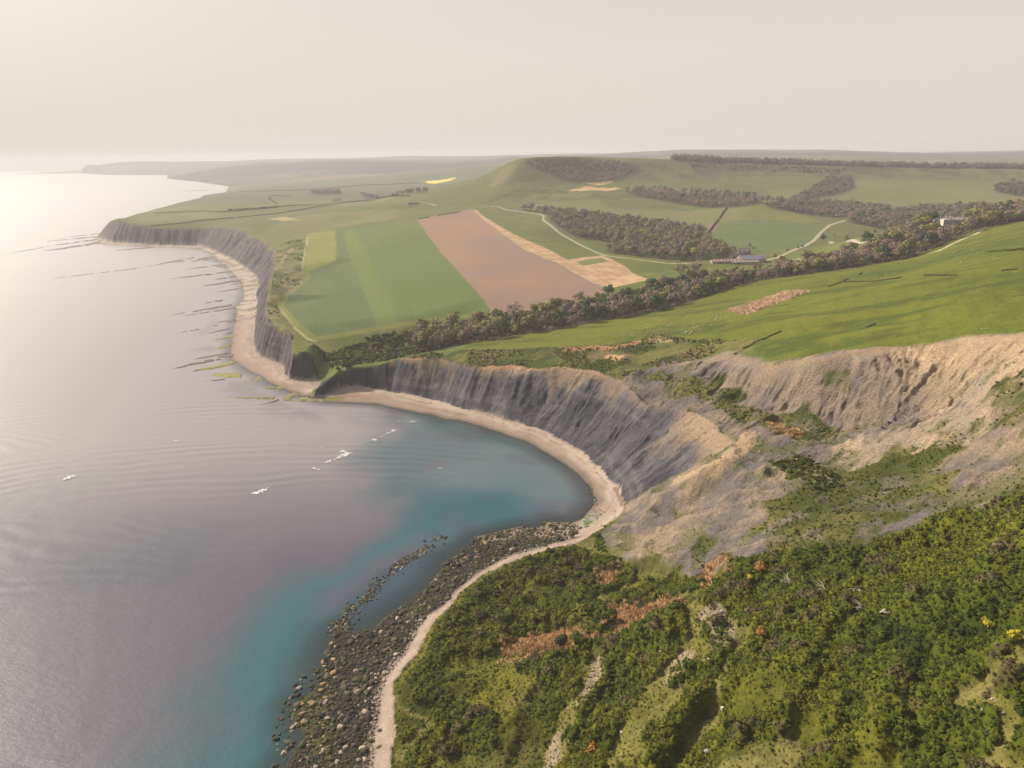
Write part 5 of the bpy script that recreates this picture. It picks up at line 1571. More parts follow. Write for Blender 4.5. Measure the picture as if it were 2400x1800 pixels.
# white stones lying on the grassy slopes
STONES = [(1692,1435,2.6,'tall white stone standing at the top of the bare patch'),(1694,1665,3.0,'big white stone at the end of the dark gully'),(1656,1763,2.2,'white slab on the pale grass near the bottom edge'),(1662,1547,1.9,'flat white stone beside the bare gully'),(1549,1527,1.6,'grey-white stone on the open grass'),(1359,1555,1.3,'small pale stone at the top of the left grass strip'),(1628,1469,1.4,'flat pale stone on the grass beside the bare patch'),
          (1463,1691,1.5,'pale stone in the middle scrub'),(1457,1718,1.7,'long pale stone in the middle scrub'),(1333,1737,1.4,'white stones fragment beside the left strip'),(1340,1742,1.2,'lower white stone beside the left strip'),(2302,1668,1.6,'white stone at the edge of the right-hand clearing'),(2349,1672,1.4,'small white stone in the right-hand clearing'),(2325,1640,1.3,'upper white stone above the right-hand clearing'),
          (1051,1576,1.2,'pale stone low on the scrub near the beach'),(1338,1280,1.6,'white stone above the boulder beach top'),(1920,1038,1.7,'pale block at the foot of the scree'),(1867,1077,1.6,'grey block above the dark bush patch'),(1910,1061,1.5,'pale block at the head of the bush patch'),(1935,1052,1.3,'small pale block on the scree toe'),(1812,1070,1.3,'pale block on the landslip lip')]
for (u, v, d, lab), q in zip(STONES, G([(a[0], a[1]) for a in STONES])):
    o = link('stone', rock_proto(1000 + u + v, M_WHITEROCK, 'stone', 1), loc=(q[0], q[1], float(hgt(q[0], q[1], H)) + d * .18), label=lab, category='stone', group='white stones on the slopes')
    o.scale = (d * .5, d * .42, d * .45); o.rotation_euler = (.3, .2, u % 6)
SC_P = G([(1900 + 260 * a + 30 * b, 1050 + 60 * c - 110 * a) for a, b, c in np.random.default_rng(8).random((70, 3))])
SC_P[:, 2] = hgt(SC_P[:, 0], SC_P[:, 1], H)
scatter('scree_stones', SC_P, RNG.random(70) * 6, .2 + .5 * RNG.random(70) ** 2, np.zeros(70, int), [rock_proto(1200, M_WHITEROCK, sub=1)], label='small pale stones fallen on the scree')

# green-topped slab at the end of the bay beach
q = PZ(1376, 1228, .6)
def slab(name, uv, z0, z1, mat, lab, cat, grp=None, rag=.6, cell=.8, top=None):
    """a low rock shelf with ragged edge: outline on the ground, real thickness"""
    pl = [tuple(PZ(u, v, z0)[:2]) for u, v in uv]
    xs, ys = [a[0] for a in pl], [a[1] for a in pl]
    nx, ny = max(int((max(xs) - min(xs)) / cell) + 2, 4), max(int((max(ys) - min(ys)) / cell) + 2, 4)
    X, Y = np.meshgrid(np.linspace(min(xs) - cell, max(xs) + cell, nx + 2), np.linspace(min(ys) - cell, max(ys) + cell, ny + 2))
    wx, wy = (fbm(X, Y, 5 * cell, 3, 1301) - .5) * rag * 4, (fbm(X, Y, 5 * cell, 3, 1303) - .5) * rag * 4
    inn = in_poly(X + wx, Y + wy, pl)
    if name == 'rock_ledge':
        inn &= fbm(X, Y, 9 * cell, 3, 1307) > .40
    dd = seg_dist(X + wx, Y + wy, pl + pl[:1])[0]
    zt = np.where(inn, z0 + (z1 - z0) * sstep(0, cell * 1.6, dd) * (.55 + .9 * fbm(X, Y, 6 * cell, 3, 1305)), z0 - .5)
    I = np.arange(X.size).reshape(X.shape)
    f = np.stack([I[:-1, :-1], I[:-1, 1:], I[1:, 1:], I[1:, :-1]], -1).reshape(-1, 4)
    k = (inn[:-1, :-1] | inn[1:, 1:] | inn[1:, :-1] | inn[:-1, 1:]).reshape(-1)
    f = f[k]
    if not len(f):
        return
    us, inv = np.unique(f.ravel(), return_inverse=True)
    V = np.stack([X, Y, zt], -1).reshape(-1, 3)[us]
    c0 = V.mean(0); c0[2] = z0
    me = mesh_np(name, V - c0, inv.reshape(-1, 4), mats=[mat])
    return link(name, me, loc=c0, label=lab, category=cat, group=grp)
M_LEDGE = rock_mat('ledge_rock', [(.12, .092, .080), (.16, .12, .10)], (.14, .10, .08), .5)
M_LEDGE_G = rock_mat('weedy_ledge', [(.22, .20, .05), (.16, .14, .05), (.13, .09, .06)], (.26, .27, .05), .8)
M_GREYSLAB = rock_mat('grey_slab', [(.24, .22, .20), (.28, .25, .22)], (.095, .15, .03), 1.0)
slab('rock_slab', [(1352,1240),(1365,1218),(1384,1206),(1402,1212),(1404,1228),(1385,1245),(1366,1248)], .3, 2.2, M_GREYSLAB, 'grey slab with a green weedy top where beach meets boulders', 'rock')
# thin shale ledges running out to sea
LG = [(0,275,440,215,14),(150,340,480,295,8),(0,432,560,365,9),(430,440,600,405,12),(310,500,700,440,13),(560,490,710,465,6),(440,560,680,520,6),(310,670,560,630,12),(0,785,560,690,14),(100,795,600,715,8),(580,785,655,765,8),(440,855,620,825,8),(300,915,640,835,9),(0,970,270,920,6),
      (340,965,540,920,10),(430,980,560,960,10),(410,1030,600,985,-14),(430,1110,560,1080,-20),(200,1220,550,1150,14),(0,1310,590,1170,22),(140,1340,590,1250,-24),(380,1360,660,1370,-40),(320,1425,500,1410,12),(695,1440,860,1400,-28),(910,1500,1120,1490,-35),(1015,1525,1090,1510,12),(1040,1620,1270,1520,-40),(860,1660,1030,1610,14),(180,260,470,235,30),(400,300,640,330,36),(520,240,600,255,20)]
LG = [(400 + a * .241, 550 + b * .241, 400 + c * .241, 550 + d * .241, w * .241) for a, b, c, d, w in LG]
LG = [(a, b, c + 8, d - 1, w * 2.0) for a, b, c, d, w in LG]
LG += [(a * .3617, 300 + b * .3617, c * .3617, 300 + d * .3617, w * .3617) for a, b, c, d, w in [(300,735,680,700,10),(380,715,680,680,6),(0,825,300,770,5),(290,770,640,720,12),(280,800,670,740,22),(740,795,1000,772,12),(890,910,1260,840,12),(350,975,890,910,4),(1190,408,1340,404,4)]]
LG += [(330 + 600 * .3164, 800 + 410 * .3164, 520 * .3164 + 600, 800 + 440 * .3164, -12), (680, 938, 745, 928, -9)]
LG.sort(key=lambda q: q[1] + q[3])
lth = {}
for k, (u0, v0, u1, v1, w) in enumerate(LG):
    green = w < 0
    w = abs(w)
    n_ = 7
    up, lo = [], []
    for t in np.linspace(0, 1, n_):
        hw = max(w * .5 * (t ** .7) * (1 - .35 * t * t), .25)
        jit = (fbm(np.array([t * 37 + k * 11.0]), np.array([k * 3.3]), 5, 2, 55)[0] - .5) * w * .5
        up.append((u0 + (u1 - u0) * t, v0 + (v1 - v0) * t - hw + jit)); lo.append((u0 + (u1 - u0) * t, v0 + (v1 - v0) * t + hw + jit))
    u_l = 'yellow-green weedy' if green else 'dark brown'
    seen = 'off the far head' if u1 < 420 else ('off the small points' if v0 > 880 else ('off the bend of the west beach' if v0 > 760 else 'off the foot of the west cliff'))
    lth[(u_l, seen)] = lth.get((u_l, seen), -1) + 1
    lab_l = f'{ORD[lth[(u_l, seen)]]} {u_l} ledge {seen}, counted from the top'
    slab('rock_ledge', up + lo[::-1], .02, .75, M_LEDGE_G if green else M_LEDGE, lab_l, 'ledge', f'{u_l} ledges {seen}', .25, 1.2 if v0 > 640 else 2.0)

# ------------------------------------------------------------------ foam on the breaking crests
M_FOAM, nf, bf = new_mat('foam')
bf.inputs['Base Color'].default_value = (.72, .70, .67, 1); bf.inputs['Roughness'].default_value = .9
fg = nf.nodes.new('ShaderNodeNewGeometry'); fno = nf.nodes.new('ShaderNodeTexNoise'); fno.inputs['Scale'].default_value = 1.6; fno.inputs['Detail'].default_value = 6
nf.links.new(fg.outputs['Position'], fno.inputs['Vector'])
fmr = nf.nodes.new('ShaderNodeMapRange'); fmr.inputs['From Min'].default_value = .30; fmr.inputs['From Max'].default_value = .60
nf.links.new(fno.outputs['Fac'], fmr.inputs['Value']); nf.links.new(fmr.outputs['Result'], bf.inputs['Alpha'])
FOAM = [([(790,1061),(806,1053),(828,1062),(806,1071),(787,1077),(752,1091),(747,1090),(780,1075),(802,1064)], .55, 'widest white breaker in the middle of the bay'),
        ([(916,1004),(939,1007),(904,1021),(878,1033),(844,1041),(872,1029),(901,1018)], .48, 'long white breaker nearer the beach'),
        ([(733,1095),(750,1099),(749,1102),(734,1098)], .8, 'small white crest below the widest breaker'), ([(582,1158),(600,1150),(630,1141),(633,1146),(610,1157),(592,1160)], .55, 'white crest left of the bay middle'),
        ([(141,1127),(160,1114),(184,1110),(182,1116),(160,1124)], .55, 'lone white crest far out on the left'), ([(957,988),(982,983),(973,992),(960,993)], .45, 'faint foam close under the beach'), ([(925,988),(945,979),(940,990)], .35, 'faint foam patch beside the strand'),
        ([(400,1036),(418,1030),(414,1036)], .6, 'tiny white crest in the outer bay'), ([(1019,1096),(1040,1090),(1036,1100),(1022,1104)], .35, 'thin foam over the red weed patch'), ([(748,1048),(756,1046),(755,1050)], .6, 'speck of foam above the widest breaker'), ([(868,1030),(885,1029),(880,1034)], .8, 'bright crest on the long breaker'),
        ([(128,659),(142,658),(140,661)], .8, 'distant speck of surf on the outer reef')]
for uv, dn, lab in FOAM:
    pl = [tuple(PZ(u, v, .3)[:2]) for u, v in uv]
    xs, ys_ = [a[0] for a in pl], [a[1] for a in pl]
    cell = .24 if ys_[0] < 700 else 1.0
    X, Y = np.meshgrid(np.arange(min(xs) - 1, max(xs) + 1, cell), np.arange(min(ys_) - 1, max(ys_) + 1, cell))
    inn = in_poly(X + 1.6 * (fbm(X, Y, 3, 3, 1401) - .5), Y + 2.5 * (fbm(X, Y, 3, 3, 1403) - .5), pl) & (fbm(X * .6 + Y * .5, Y, 1.1, 4, 1405) > .93 - dn * .95 + .16 * (1 - sstep(.2, 2.0, seg_dist(X, Y, pl + pl[:1])[0])))
    zt = .26 + .35 * fbm(X, Y, 3, 3, 1407) * inn
    I = np.arange(X.size).reshape(X.shape)
    f = np.stack([I[:-1, :-1], I[:-1, 1:], I[1:, 1:], I[1:, :-1]], -1).reshape(-1, 4)[inn[:-1, :-1].reshape(-1)]
    if not len(f):
        continue
    us, inv = np.unique(f.ravel(), return_inverse=True)
    link('surf', mesh_np('surf', np.stack([X, Y, zt], -1).reshape(-1, 3)[us], inv.reshape(-1, 4), mats=[M_FOAM]), kind='stuff', label=lab)
# ------------------------------------------------------------------ buildings
def plain(name, c, rough=.85, var=.18, scale=.8):
    m, n, b = new_mat(name)
    g = n.nodes.new('ShaderNodeNewGeometry')
    no = n.nodes.new('ShaderNodeTexNoise'); no.inputs['Scale'].default_value = scale; no.inputs['Detail'].default_value = 5
    n.links.new(g.outputs['Position'], no.inputs['Vector'])
    cr = n.nodes.new('ShaderNodeMix'); cr.data_type = 'RGBA'
    cr.inputs['A'].default_value = (*[x * (1 - var) for x in c], 1); cr.inputs['B'].default_value = (*[min(x * (1 + var), 1) for x in c], 1)
    n.links.new(no.outputs['Fac'], cr.inputs['Factor']); n.links.new(cr.outputs['Result'], b.inputs['Base Color'])
    b.inputs['Roughness'].default_value = rough
    return m
M_STONE = plain('pale_ashlar', (.56, .50, .42)); M_RUBBLE = plain('rubble_stone', (.33, .27, .23)); M_SLATE = plain('slate_roof', (.16, .15, .19)); M_STONEROOF = plain('stone_tiles', (.25, .19, .17)); M_SHED = plain('shed_sheet', (.13, .125, .18)); M_REDSHED = plain('rusty_sheet', (.22, .13, .11))
M_GLASS = plain('window_glass', (.03, .035, .045), .2, .05); M_SKYLIGHT = plain('roof_light', (.75, .74, .70), .4, .05); M_WHITE = plain('white_paint', (.75, .72, .66)); M_LEAD = plain('lead_roof', (.30, .29, .32))
def bx(x0, x1, y0, y1, z0, z1):
    v = [(x, y, z) for z in (z0, z1) for y in (y0, y1) for x in (x0, x1)]
    f = [(0, 2, 3, 1), (4, 5, 7, 6), (0, 1, 5, 4), (2, 6, 7, 3), (0, 4, 6, 2), (1, 3, 7, 5)]
    return v, f
def part(name, shapes, mat, parent, label=None):
    V, F = [], []
    for v, f in shapes:
        o = len(V); V += list(v); F += [tuple(i + o for i in q) for q in f]
    me = bpy.data.meshes.new(name)
    me.from_pydata(V, [], F); me.materials.append(mat)
    return link(name, me, parent, label=label)
def gable(x0, x1, y0, y1, z0, h, over=.4):
    """ridge along x; a roof with real thickness"""
    ym = (y0 + y1) / 2
    t = .25
    a, b_ = x0 - over, x1 + over
    c, d = y0 - over, y1 + over
    ze = z0 - over * h / ((y1 - y0) / 2)
    v = [(a, c, ze), (b_, c, ze), (b_, ym, z0 + h), (a, ym, z0 + h), (a, d, ze), (b_, d, ze), (a, c, ze + t), (b_, c, ze + t), (b_, ym, z0 + h + t), (a, ym, z0 + h + t), (a, d, ze + t), (b_, d, ze + t)]
    f = [(0, 3, 2, 1), (3, 4, 5, 2), (6, 7, 8, 9), (9, 8, 11, 10), (0, 1, 7, 6), (4, 10, 11, 5), (0, 6, 9, 3), (3, 9, 10, 4), (1, 2, 8, 7), (2, 5, 11, 8)]
    return v, f
def gwall(x0, x1, y0, y1, z0, z1, h):
    ym = (y0 + y1) / 2
    v = [(x0, y0, z0), (x1, y0, z0), (x1, y1, z0), (x0, y1, z0), (x0, y0, z1), (x1, y0, z1), (x1, y1, z1), (x0, y1, z1), (x0, ym, z1 + h), (x1, ym, z1 + h)]
    f = [(0, 1, 5, 4), (2, 3, 7, 6), (1, 2, 6, 9, 5), (3, 0, 4, 8, 7), (0, 3, 2, 1), (4, 5, 9, 8), (6, 7, 8, 9)]
    return v, f
def place(name, u, v, rz, lab, cat, z_off=0.0):
    q = G([(u, v)])[0]
    e = link(name, None, loc=(q[0], q[1], float(hgt(q[0], q[1], H)) + z_off), label=lab, category=cat)
    e.rotation_euler = (0, 0, rz)
    return e
def barn(u, v, rz, L, W, hw, hr, lab, wall, roof, lights=0, cat='barn', name='barn', doors=1):
    e = place(name, u, v, rz, lab, cat)
    part('wall', [gwall(-L / 2, L / 2, -W / 2, W / 2, -3, hw, hr)], wall, e)
    r = part('roof', [gable(-L / 2, L / 2, -W / 2, W / 2, hw + .02, hr)], roof, e)
    for k in range(lights):
        x = -L / 2 + (k + .7) * L / (lights + .4)
        y0, y1 = -W / 2 * .72, -W / 2 * .38
        zf = lambda y: hw + hr * (1 - abs(y) / (W / 2)) + .36
        w = 1.1
        part('roof_light', [([(x, y0, zf(y0)), (x + w, y0, zf(y0)), (x + w, y1, zf(y1)), (x, y1, zf(y1)), (x, y0, zf(y0) - .3), (x + w, y0, zf(y0) - .3), (x + w, y1, zf(y1) - .3), (x, y1, zf(y1) - .3)],
             [(0, 1, 2, 3), (0, 4, 5, 1), (1, 5, 6, 2), (2, 6, 7, 3), (3, 7, 4, 0)])], M_SKYLIGHT, r)
    for k in range(doors):
        x = -L / 4 + k * L / 2
        part('door', [bx(x - 1.6, x + 1.6, -W / 2 - .12, -W / 2 + .02, 0, hw * .8)], M_GLASS, e)
    return e
# farm (dark sheds with pale roof lights, yard behind)
barn(1703, 616, .10, 52, 13, 3.2, 3.0, 'long low dark shed with a row of pale roof lights', M_RUBBLE, M_REDSHED, 9)
barn(1760, 611, .02, 40, 26, 4.0, 4.4, 'big slate-blue shed roof behind the long low shed', M_RUBBLE, M_SHED, 0)
barn(1745, 618, .06, 44, 10, 3.0, 2.6, 'lower front shed with scattered pale roof lights', M_RUBBLE, M_STONEROOF, 6)
barn(1786, 612, 1.2, 16, 11, 4.0, 3.2, 'small blue-roofed barn at the right end of the farm', M_RUBBLE, M_SHED, 0)
barn(1722, 604, .5, 20, 8, 3.2, 3.0, 'narrow stone barn between the sheds and the farmhouse', M_RUBBLE, M_STONEROOF, 0)
def house():
    e = place('farmhouse', 1744, 596, .06, 'old stone farmhouse with tall chimneys above the sheds', 'house')
    L, W, hw, hr = 20, 9, 5.6, 4.4
    part('wall', [gwall(-L / 2, L / 2, -W / 2, W / 2, -2, hw, hr)], M_RUBBLE, e)
    r = part('roof', [gable(-L / 2, L / 2, -W / 2, W / 2, hw + .02, hr, .3)], M_STONEROOF, e)
    for x in (-L * .30, L * .12, L * .42):
        part('chimney', [bx(x - .7, x + .7, -.6, .6, hw + hr * .7, hw + hr + 2.6), bx(x - .85, x + .85, -.75, .75, hw + hr + 2.6, hw + hr + 2.9)], M_RUBBLE, r)
    for gx in (-4.2, 3.6):
        part('gable_front', [([(gx - 2.2, -W / 2 - .6, -2), (gx + 2.2, -W / 2 - .6, -2), (gx + 2.2, -W / 2 - .6, hw), (gx, -W / 2 - .6, hw + 3), (gx - 2.2, -W / 2 - .6, hw), (gx - 2.2, 0, -2), (gx + 2.2, 0, -2), (gx + 2.2, 0, hw), (gx, 0, hw + 3), (gx - 2.2, 0, hw)],
             [(0, 1, 2, 3, 4), (1, 6, 7, 2), (2, 7, 8, 3), (3, 8, 9, 4), (4, 9, 5, 0)])], M_RUBBLE, e)
    for k, x in enumerate((-8, -4.2, -.4, 3.6, 7.6)):
        for z in (1.0, 3.6):
            y = -W / 2 - (.66 if x in (-4.2, 3.6) else .06)
            part('window', [bx(x - .55, x + .55, y - .03, y + .1, z, z + 1.3)], M_GLASS, e)
    part('door', [bx(.9, 1.9, -W / 2 - .08, -W / 2 + .05, 0, 2.1)], M_GLASS, e)
house()
def mansion():
    e = place('mansion', 2222, 526, -.12, 'pale stone mansion with many chimneys among the trees', 'mansion', 1.0)
    e.scale = (.62, .62, .62)
    part('wall', [bx(-14, 13, -9, 9, -4, 8.6), bx(13, 40, -4, 12, -4, 7.6)], M_STONE, e)
    part('parapet', [bx(-14.3, 13.2, -9.3, 9.3, 8.6, 9.4), bx(13.25, 40.3, -4.3, 12.3, 7.6, 8.3)], M_STONE, e)
    r = part('roof', [([(-13, -8, 9.42), (12, -8, 9.42), (12, 8, 9.42), (-13, 8, 9.42), (-9, 0, 12.2), (8, 0, 12.2)], [(0, 1, 5, 4), (1, 2, 5), (2, 3, 4, 5), (3, 0, 4), (0, 3, 2, 1)]), gable(14, 39, -3, 11, 8.4, 3.2, .1)], M_LEAD, e)
    for x, y, h in [(-7, -3, 16.2), (-3, 4, 15), (-1, -3, 16.5), (2.5, -3, 16.4), (8, 3, 14), (10, -4, 13.2), (18, 2, 13.6), (23, 6, 14), (27, 2, 13.8), (33, 5, 13), (37, 1, 12.4)]:
        part('chimney', [bx(x - 1.1, x + 1.1, y - .8, y + .8, 8.5, h), bx(x - 1.3, x + 1.3, y - 1, y + 1, h, h + .5)], M_STONE, r)
    for k in range(9):
        x = -12.4 + k * 2.95
        for z in (.8, 5.0):
            part('window', [bx(x - .6, x + .6, -9.08, -8.95, z, z + 2.2)], M_GLASS, e)
    for k in range(8):
        x = 15 + k * 3.2
        part('window', [bx(x - .6, x + .6, -4.08, -3.95, 3.6, 5.6)], M_GLASS, e)
mansion()
e = place('pavilion', 2193, 521, 0, 'small cream pavilion left of the mansion', 'pavilion')
part('wall', [bx(-4.5, 4.5, -3, 3, -3, 4.5)], M_WHITE, e); part('roof', [gable(-4.5, 4.5, -3, 3, 4.52, 2.2)], M_LEAD, e); part('door', [bx(-.6, .6, -3.08, -2.95, 0, 2.2)], M_GLASS, e)
e = place('long_shed', 2071, 500, -.02, 'long white-roofed shed showing through the wood', 'shed')
part('wall', [gwall(-19, 19, -6, 6, -4, 4, 2)], M_WHITE, e); part('roof', [gable(-19, 19, -6, 6, 4.02, 2)], M_SKYLIGHT, e); part('door', [bx(-2, 2, -6.1, -5.95, 0, 3.2)], M_GLASS, e)
e = place('cattle_shed', 1972, 507, -.15, 'low tan-roofed shed at the wood edge', 'shed')
part('wall', [gwall(-13, 13, -4, 4, -3, 2.8, 1.6)], M_RUBBLE, e); part('roof', [gable(-13, 13, -4, 4, 2.82, 1.6)], M_STONEROOF, e); part('door', [bx(-1.5, 1.5, -4.1, -3.95, 0, 2.4)], M_GLASS, e)
barn(968, 478, .3, 30, 12, 4, 3, 'hazy farm building under the hill', M_RUBBLE, M_STONEROOF)
barn(790, 470, .1, 34, 12, 4, 4, 'far reddish farm building in the coastal fields', M_RUBBLE, M_REDSHED)

# ------------------------------------------------------------------ sheep
M_WOOL = plain('wool', (.55, .52, .44), .95, .1, 3); M_FACE = plain('dark_face', (.10, .085, .07), .8)
def ico(c, r, s=1):
    b_ = bmesh.new(); bmesh.ops.create_icosphere(b_, subdivisions=s, radius=1.0)
    v = [(c[0] + p.co.x * r[0], c[1] + p.co.y * r[1], c[2] + p.co.z * r[2]) for p in b_.verts]
    f = [tuple(q.index for q in p.verts) for p in b_.faces]
    b_.free()
    return v, f
def sheep_mesh(graze):
    V, F, M = [], [], []
    def ad(sh, k):
        o = len(V); V.extend(sh[0]); F.extend([tuple(i + o for i in q) for q in sh[1]]); M.extend([k] * len(sh[1]))
    ad(ico((0, 0, .72), (.62, .34, .36), 2), 0)
    ad(ico((.62, 0, .82 if not graze else .55), (.22, .16, .22)), 0)
    ad(ico((.82, 0, .92 if not graze else .30), (.19, .11, .12)), 1)
    for x, y in ((.36, .17), (.36, -.17), (-.38, .17), (-.38, -.17)):
        ad(limb([(x, y, 0), (x, y, .25), (x, y, .5)], [.045, .05, .08], 5), 1)
    ad(ico((-.64, 0, .70), (.08, .05, .14)), 0)
    me = bpy.data.meshes.new('sheep'); me.from_pydata(V, [], F)
    me.polygons.foreach_set('material_index', M); me.materials.append(M_WOOL); me.materials.append(M_FACE); me.shade_smooth()
    return me
SHM = [sheep_mesh(False), sheep_mesh(True)]
Z4 = [(60,652),(435,632),(533,648),(812,652),(1155,646),(1207,648),(1222,648),(1302,646),(1332,650),(1402,646),(1130,480),(1437,376),(1357,453),(1355,538),(1530,545),(1497,600),(1595,462),(1668,437),(1690,530),(1605,522),(1722,525),(1722,572),(1585,646),(1562,640),(1678,650),(1598,598),(1755,378),(1830,425),(1842,522),(1820,553),(1925,412),(2010,452),(2058,420),(1980,495),(1972,462),(2102,485),(2055,460),(2095,560),(1935,585),(1878,606),(1790,630),(1820,622),(2185,556),(2195,310),(2115,300)]
shp = [(1300 + a * .1356, 700 + b * .1356) for a, b in Z4]
shp += [(1201,802),(1207,803),(1220,802),(1235,799)]
r3 = np.random.default_rng(77)
shp += [(1600 + 100 * a, 775 - 50 * a + 22 * b) for a, b in r3.random((26, 2))]
shp += [(1860 + 500 * a, 655 - 60 * a + 40 * (b - .5)) for a, b in r3.random((14, 2))]
for k, q in enumerate(G(shp)):
    where = 'on the lower pasture above the orange bank' if k < 45 else ('at the seaward end of the pasture' if k < 49 else ('near the foot of the straw strip' if k < 75 else 'on the high pasture to the right'))
    o = link('sheep', SHM[k % 2], loc=(q[0], q[1], float(hgt(q[0], q[1], H))), label=('standing' if k % 2 == 0 else 'grazing') + ' white sheep ' + where, category='sheep', group='sheep ' + where)
    o.rotation_euler = (0, 0, r3.random() * 6.28); o.scale = (1.05, 1.05, 1.05)

# ------------------------------------------------------------------ walkers on the cliff edge
def person(u, v, rz, lab, top, low, stride):
    q = G([(u, v)])[0]
    e = link('person', None, loc=(q[0], q[1], float(hgt(q[0], q[1], H))), label=lab, category='person')
    e.rotation_euler = (0, 0, rz)
    P = [(0, 0, .96), (0, 0, 1.18), (0, 0, 1.42), (0, 0, 1.52), (0, .02, 1.66), (.10, 0, .90), (.11, stride, .50), (.11, stride * .6 - .06, .08), (.11, stride * .6 + .12, .03), (-.10, 0, .90), (-.11, -stride * .6, .50), (-.11, -stride * 1.5, .10), (-.11, -stride * 1.5 + .17, .03),
         (.20, 0, 1.40), (.26, -.05, 1.12), (.25, .10, .88), (-.20, 0, 1.40), (-.26, .06, 1.12), (-.25, .18, .90)]
    E_ = [(0, 1), (1, 2), (2, 3), (3, 4), (0, 5), (5, 6), (6, 7), (7, 8), (0, 9), (9, 10), (10, 11), (11, 12), (2, 13), (13, 14), (14, 15), (2, 16), (16, 17), (17, 18)]
    R = [.15, .14, .15, .06, .105, .10, .07, .05, .045, .10, .07, .05, .045, .07, .05, .04, .07, .05, .04]
    me = bpy.data.meshes.new('body'); me.from_pydata(P, E_, []); me.materials.append(low)
    o = link('body', me, e)
    o.modifiers.new('skin', 'SKIN'); o.modifiers.new('smooth', 'SUBSURF').levels = 1
    for k, sv in enumerate(me.skin_vertices[0].data):
        sv.radius = (R[k], R[k]); sv.use_root = (k == 0)
    P2 = [(0, 0, .98), (0, 0, 1.20), (0, 0, 1.43), (.21, 0, 1.41), (.27, -.05, 1.12), (.26, .08, .95), (-.21, 0, 1.41), (-.27, .06, 1.12), (-.26, .15, .96)]
    E2 = [(0, 1), (1, 2), (2, 3), (3, 4), (4, 5), (2, 6), (6, 7), (7, 8)]
    R2 = [.18, .17, .17, .09, .07, .06, .09, .07, .06]
    m2 = bpy.data.meshes.new('jacket'); m2.from_pydata(P2, E2, []); m2.materials.append(top)
    o = link('jacket', m2, e)
    o.modifiers.new('skin', 'SKIN'); o.modifiers.new('smooth', 'SUBSURF').levels = 1
    for k, sv in enumerate(m2.skin_vertices[0].data):
        sv.radius = (R2[k], R2[k]); sv.use_root = (k == 0)
    v_, f_ = ico((0, .02, 1.71), (.105, .115, .11), 2)
    part('hair', [(v_, f_)], M_FACE if top is not M_DARK else M_BARK, e)
M_DARK = plain('dark_cloth', (.03, .032, .045)); M_PALE = plain('pale_jacket', (.66, .63, .58)); M_CREAM = plain('cream_top', (.60, .54, .38))
person(2301, 776, -1.4, 'walker in a cream top and dark trousers, left of the pair on the cliff edge', M_CREAM, M_DARK, .16)
person(2309, 775, -1.4, 'walker in a pale grey top, right of the pair on the cliff edge', M_PALE, M_DARK, .12)
person(1357, 800, .8, 'lone walker in dark clothes on the lower pasture', M_DARK, M_DARK, .15)
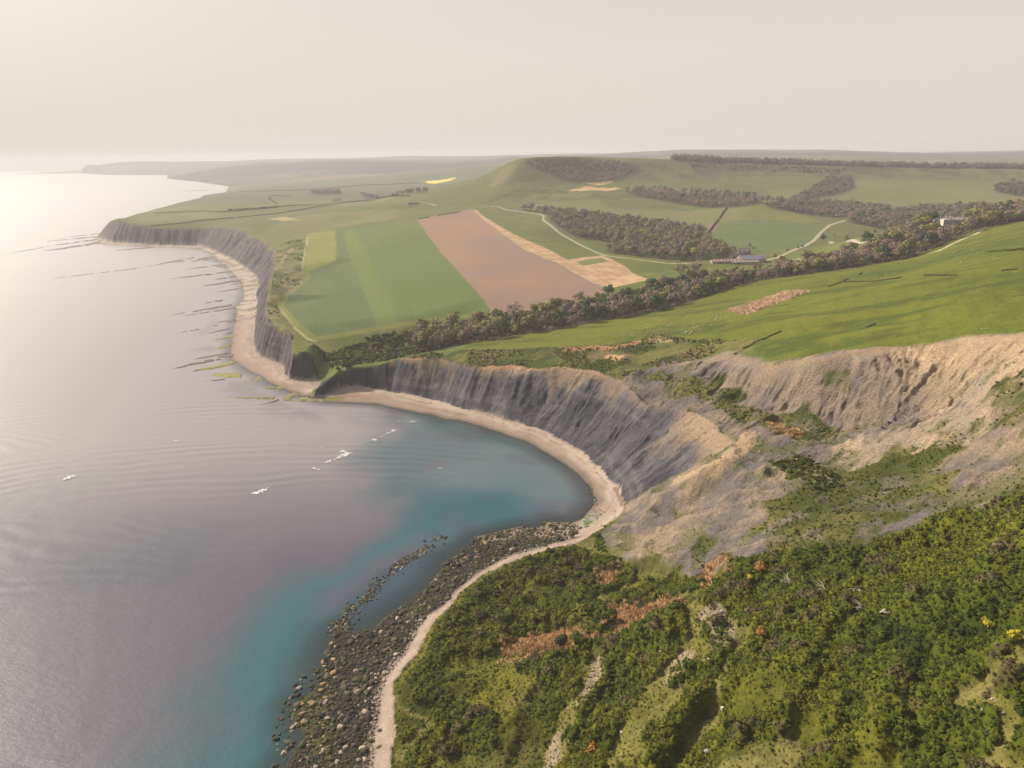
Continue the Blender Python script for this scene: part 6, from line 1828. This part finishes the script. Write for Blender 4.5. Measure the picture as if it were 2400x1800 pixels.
# ------------------------------------------------------------------ small things in the scrub and on the point
M_DEAD = plain('bleached_wood', (.48, .42, .34), .9, .2, 2)
DEADB = [(1852,1372,5.5,'bleached dead branch standing in the scrub near the ridge top'), (1935,1386,6.0,'long pale fallen branch above the middle of the scrub'), (2005,1384,7.0,'forked pale dead limb lying on the scrub'), (2062,1438,6.0,'crooked white dead branch in the dark hollow'), (1800,1398,4.5,'small dead branch beside the ridge grass'), (2020,1428,4.5,'thin pale twig limb left of the crooked branch')]
for (u, v, L, lab), q in zip(DEADB, G([(a[0], a[1]) for a in DEADB])):
    rg = np.random.default_rng(u)
    V, F = [], []
    a0 = rg.random() * 6.28
    for k in range(5):
        a = a0 + (k - 2) * .45
        l = L * (.35 + .65 * rg.random())
        pts = [(0, 0, .3)]
        for s_ in (.35, .7, 1.0):
            pts.append((math.cos(a) * l * s_ + .4 * rg.normal() * s_, math.sin(a) * l * s_ + .4 * rg.normal() * s_, 1.0 + .9 * s_ + .5 * rg.random()))
        vv, ff = limb(pts, [.20, .15, .10, .05], 5)
        o_ = len(V); V += vv; F += [tuple(i + o_ for i in f) for f in ff]
    link('dead_branch', mesh_np('dead_branch', np.array(V), np.array(F), mats=[M_DEAD]), loc=(q[0], q[1], float(hgt(q[0], q[1], H))), label=lab, category='branch', group='dead branches in the scrub')
M_GORSE = foliage_mat('gorse_flowers', [(.42, .34, .02), (.34, .30, .03)]); M_RUST = foliage_mat('rusty_leaves', [(.34, .15, .03), (.28, .14, .04)])
GORSE = [(2313,1468,2.0,M_GORSE,'bright yellow gorse bush near the right edge'), (2382,1497,2.2,M_GORSE,'yellow gorse bush against the right edge'), (1759,1357,1.6,M_GORSE,'small yellow gorse at the head of the near slope'), (1786,1339,3.2,M_RUST,'rusty orange bush at the rim of the landslip'), (1390,1760,2.6,M_RUST,'rust-tinted bush low in the scrub'), (1786,1489,2.4,M_RUST,'reddish bush in the upper scrub')]
for (u, v, R, mt, lab), q in zip(GORSE, G([(a[0], a[1]) for a in GORSE])):
    e = link('gorse_bush', None, loc=(q[0], q[1], float(hgt(q[0], q[1], H)) + .3), label=lab, category='bush', group='coloured bushes in the scrub')
    link('foliage', bush_proto(1500 + u, mt, 320, .22, R, .7, 'foliage'), e)
    vv, ff = limb([(0, 0, -.8), (.1, 0, R * .3), (.2, .1, R * .6)], [.12, .09, .04], 5)
    link('stem', mesh_np('stem', np.array(vv), np.array(ff), mats=[M_BARK]), e)
q = G([(806, 870)])[0]
vv = np.array([(-3.2, 0, -.6), (3.4, -.8, -.6), (3.0, 1.2, -.6), (-3.0, 1.6, -.6), (-2.6, .3, 1.0), (1.6, .0, 3.2), (1.5, .9, 3.1), (-2.5, 1.2, .9)]) * .85
ff = np.array([(0, 1, 5, 4), (1, 2, 6, 5), (2, 3, 7, 6), (3, 0, 4, 7), (4, 5, 6, 7), (0, 3, 2, 1)])
link('wall_stub', mesh_np('wall_stub', vv, ff, mats=[M_STONE], smooth=False), loc=(q[0], q[1], float(hgt(q[0], q[1], H)) + .3), label='small pale wedge of old masonry on the dark point', category='masonry')
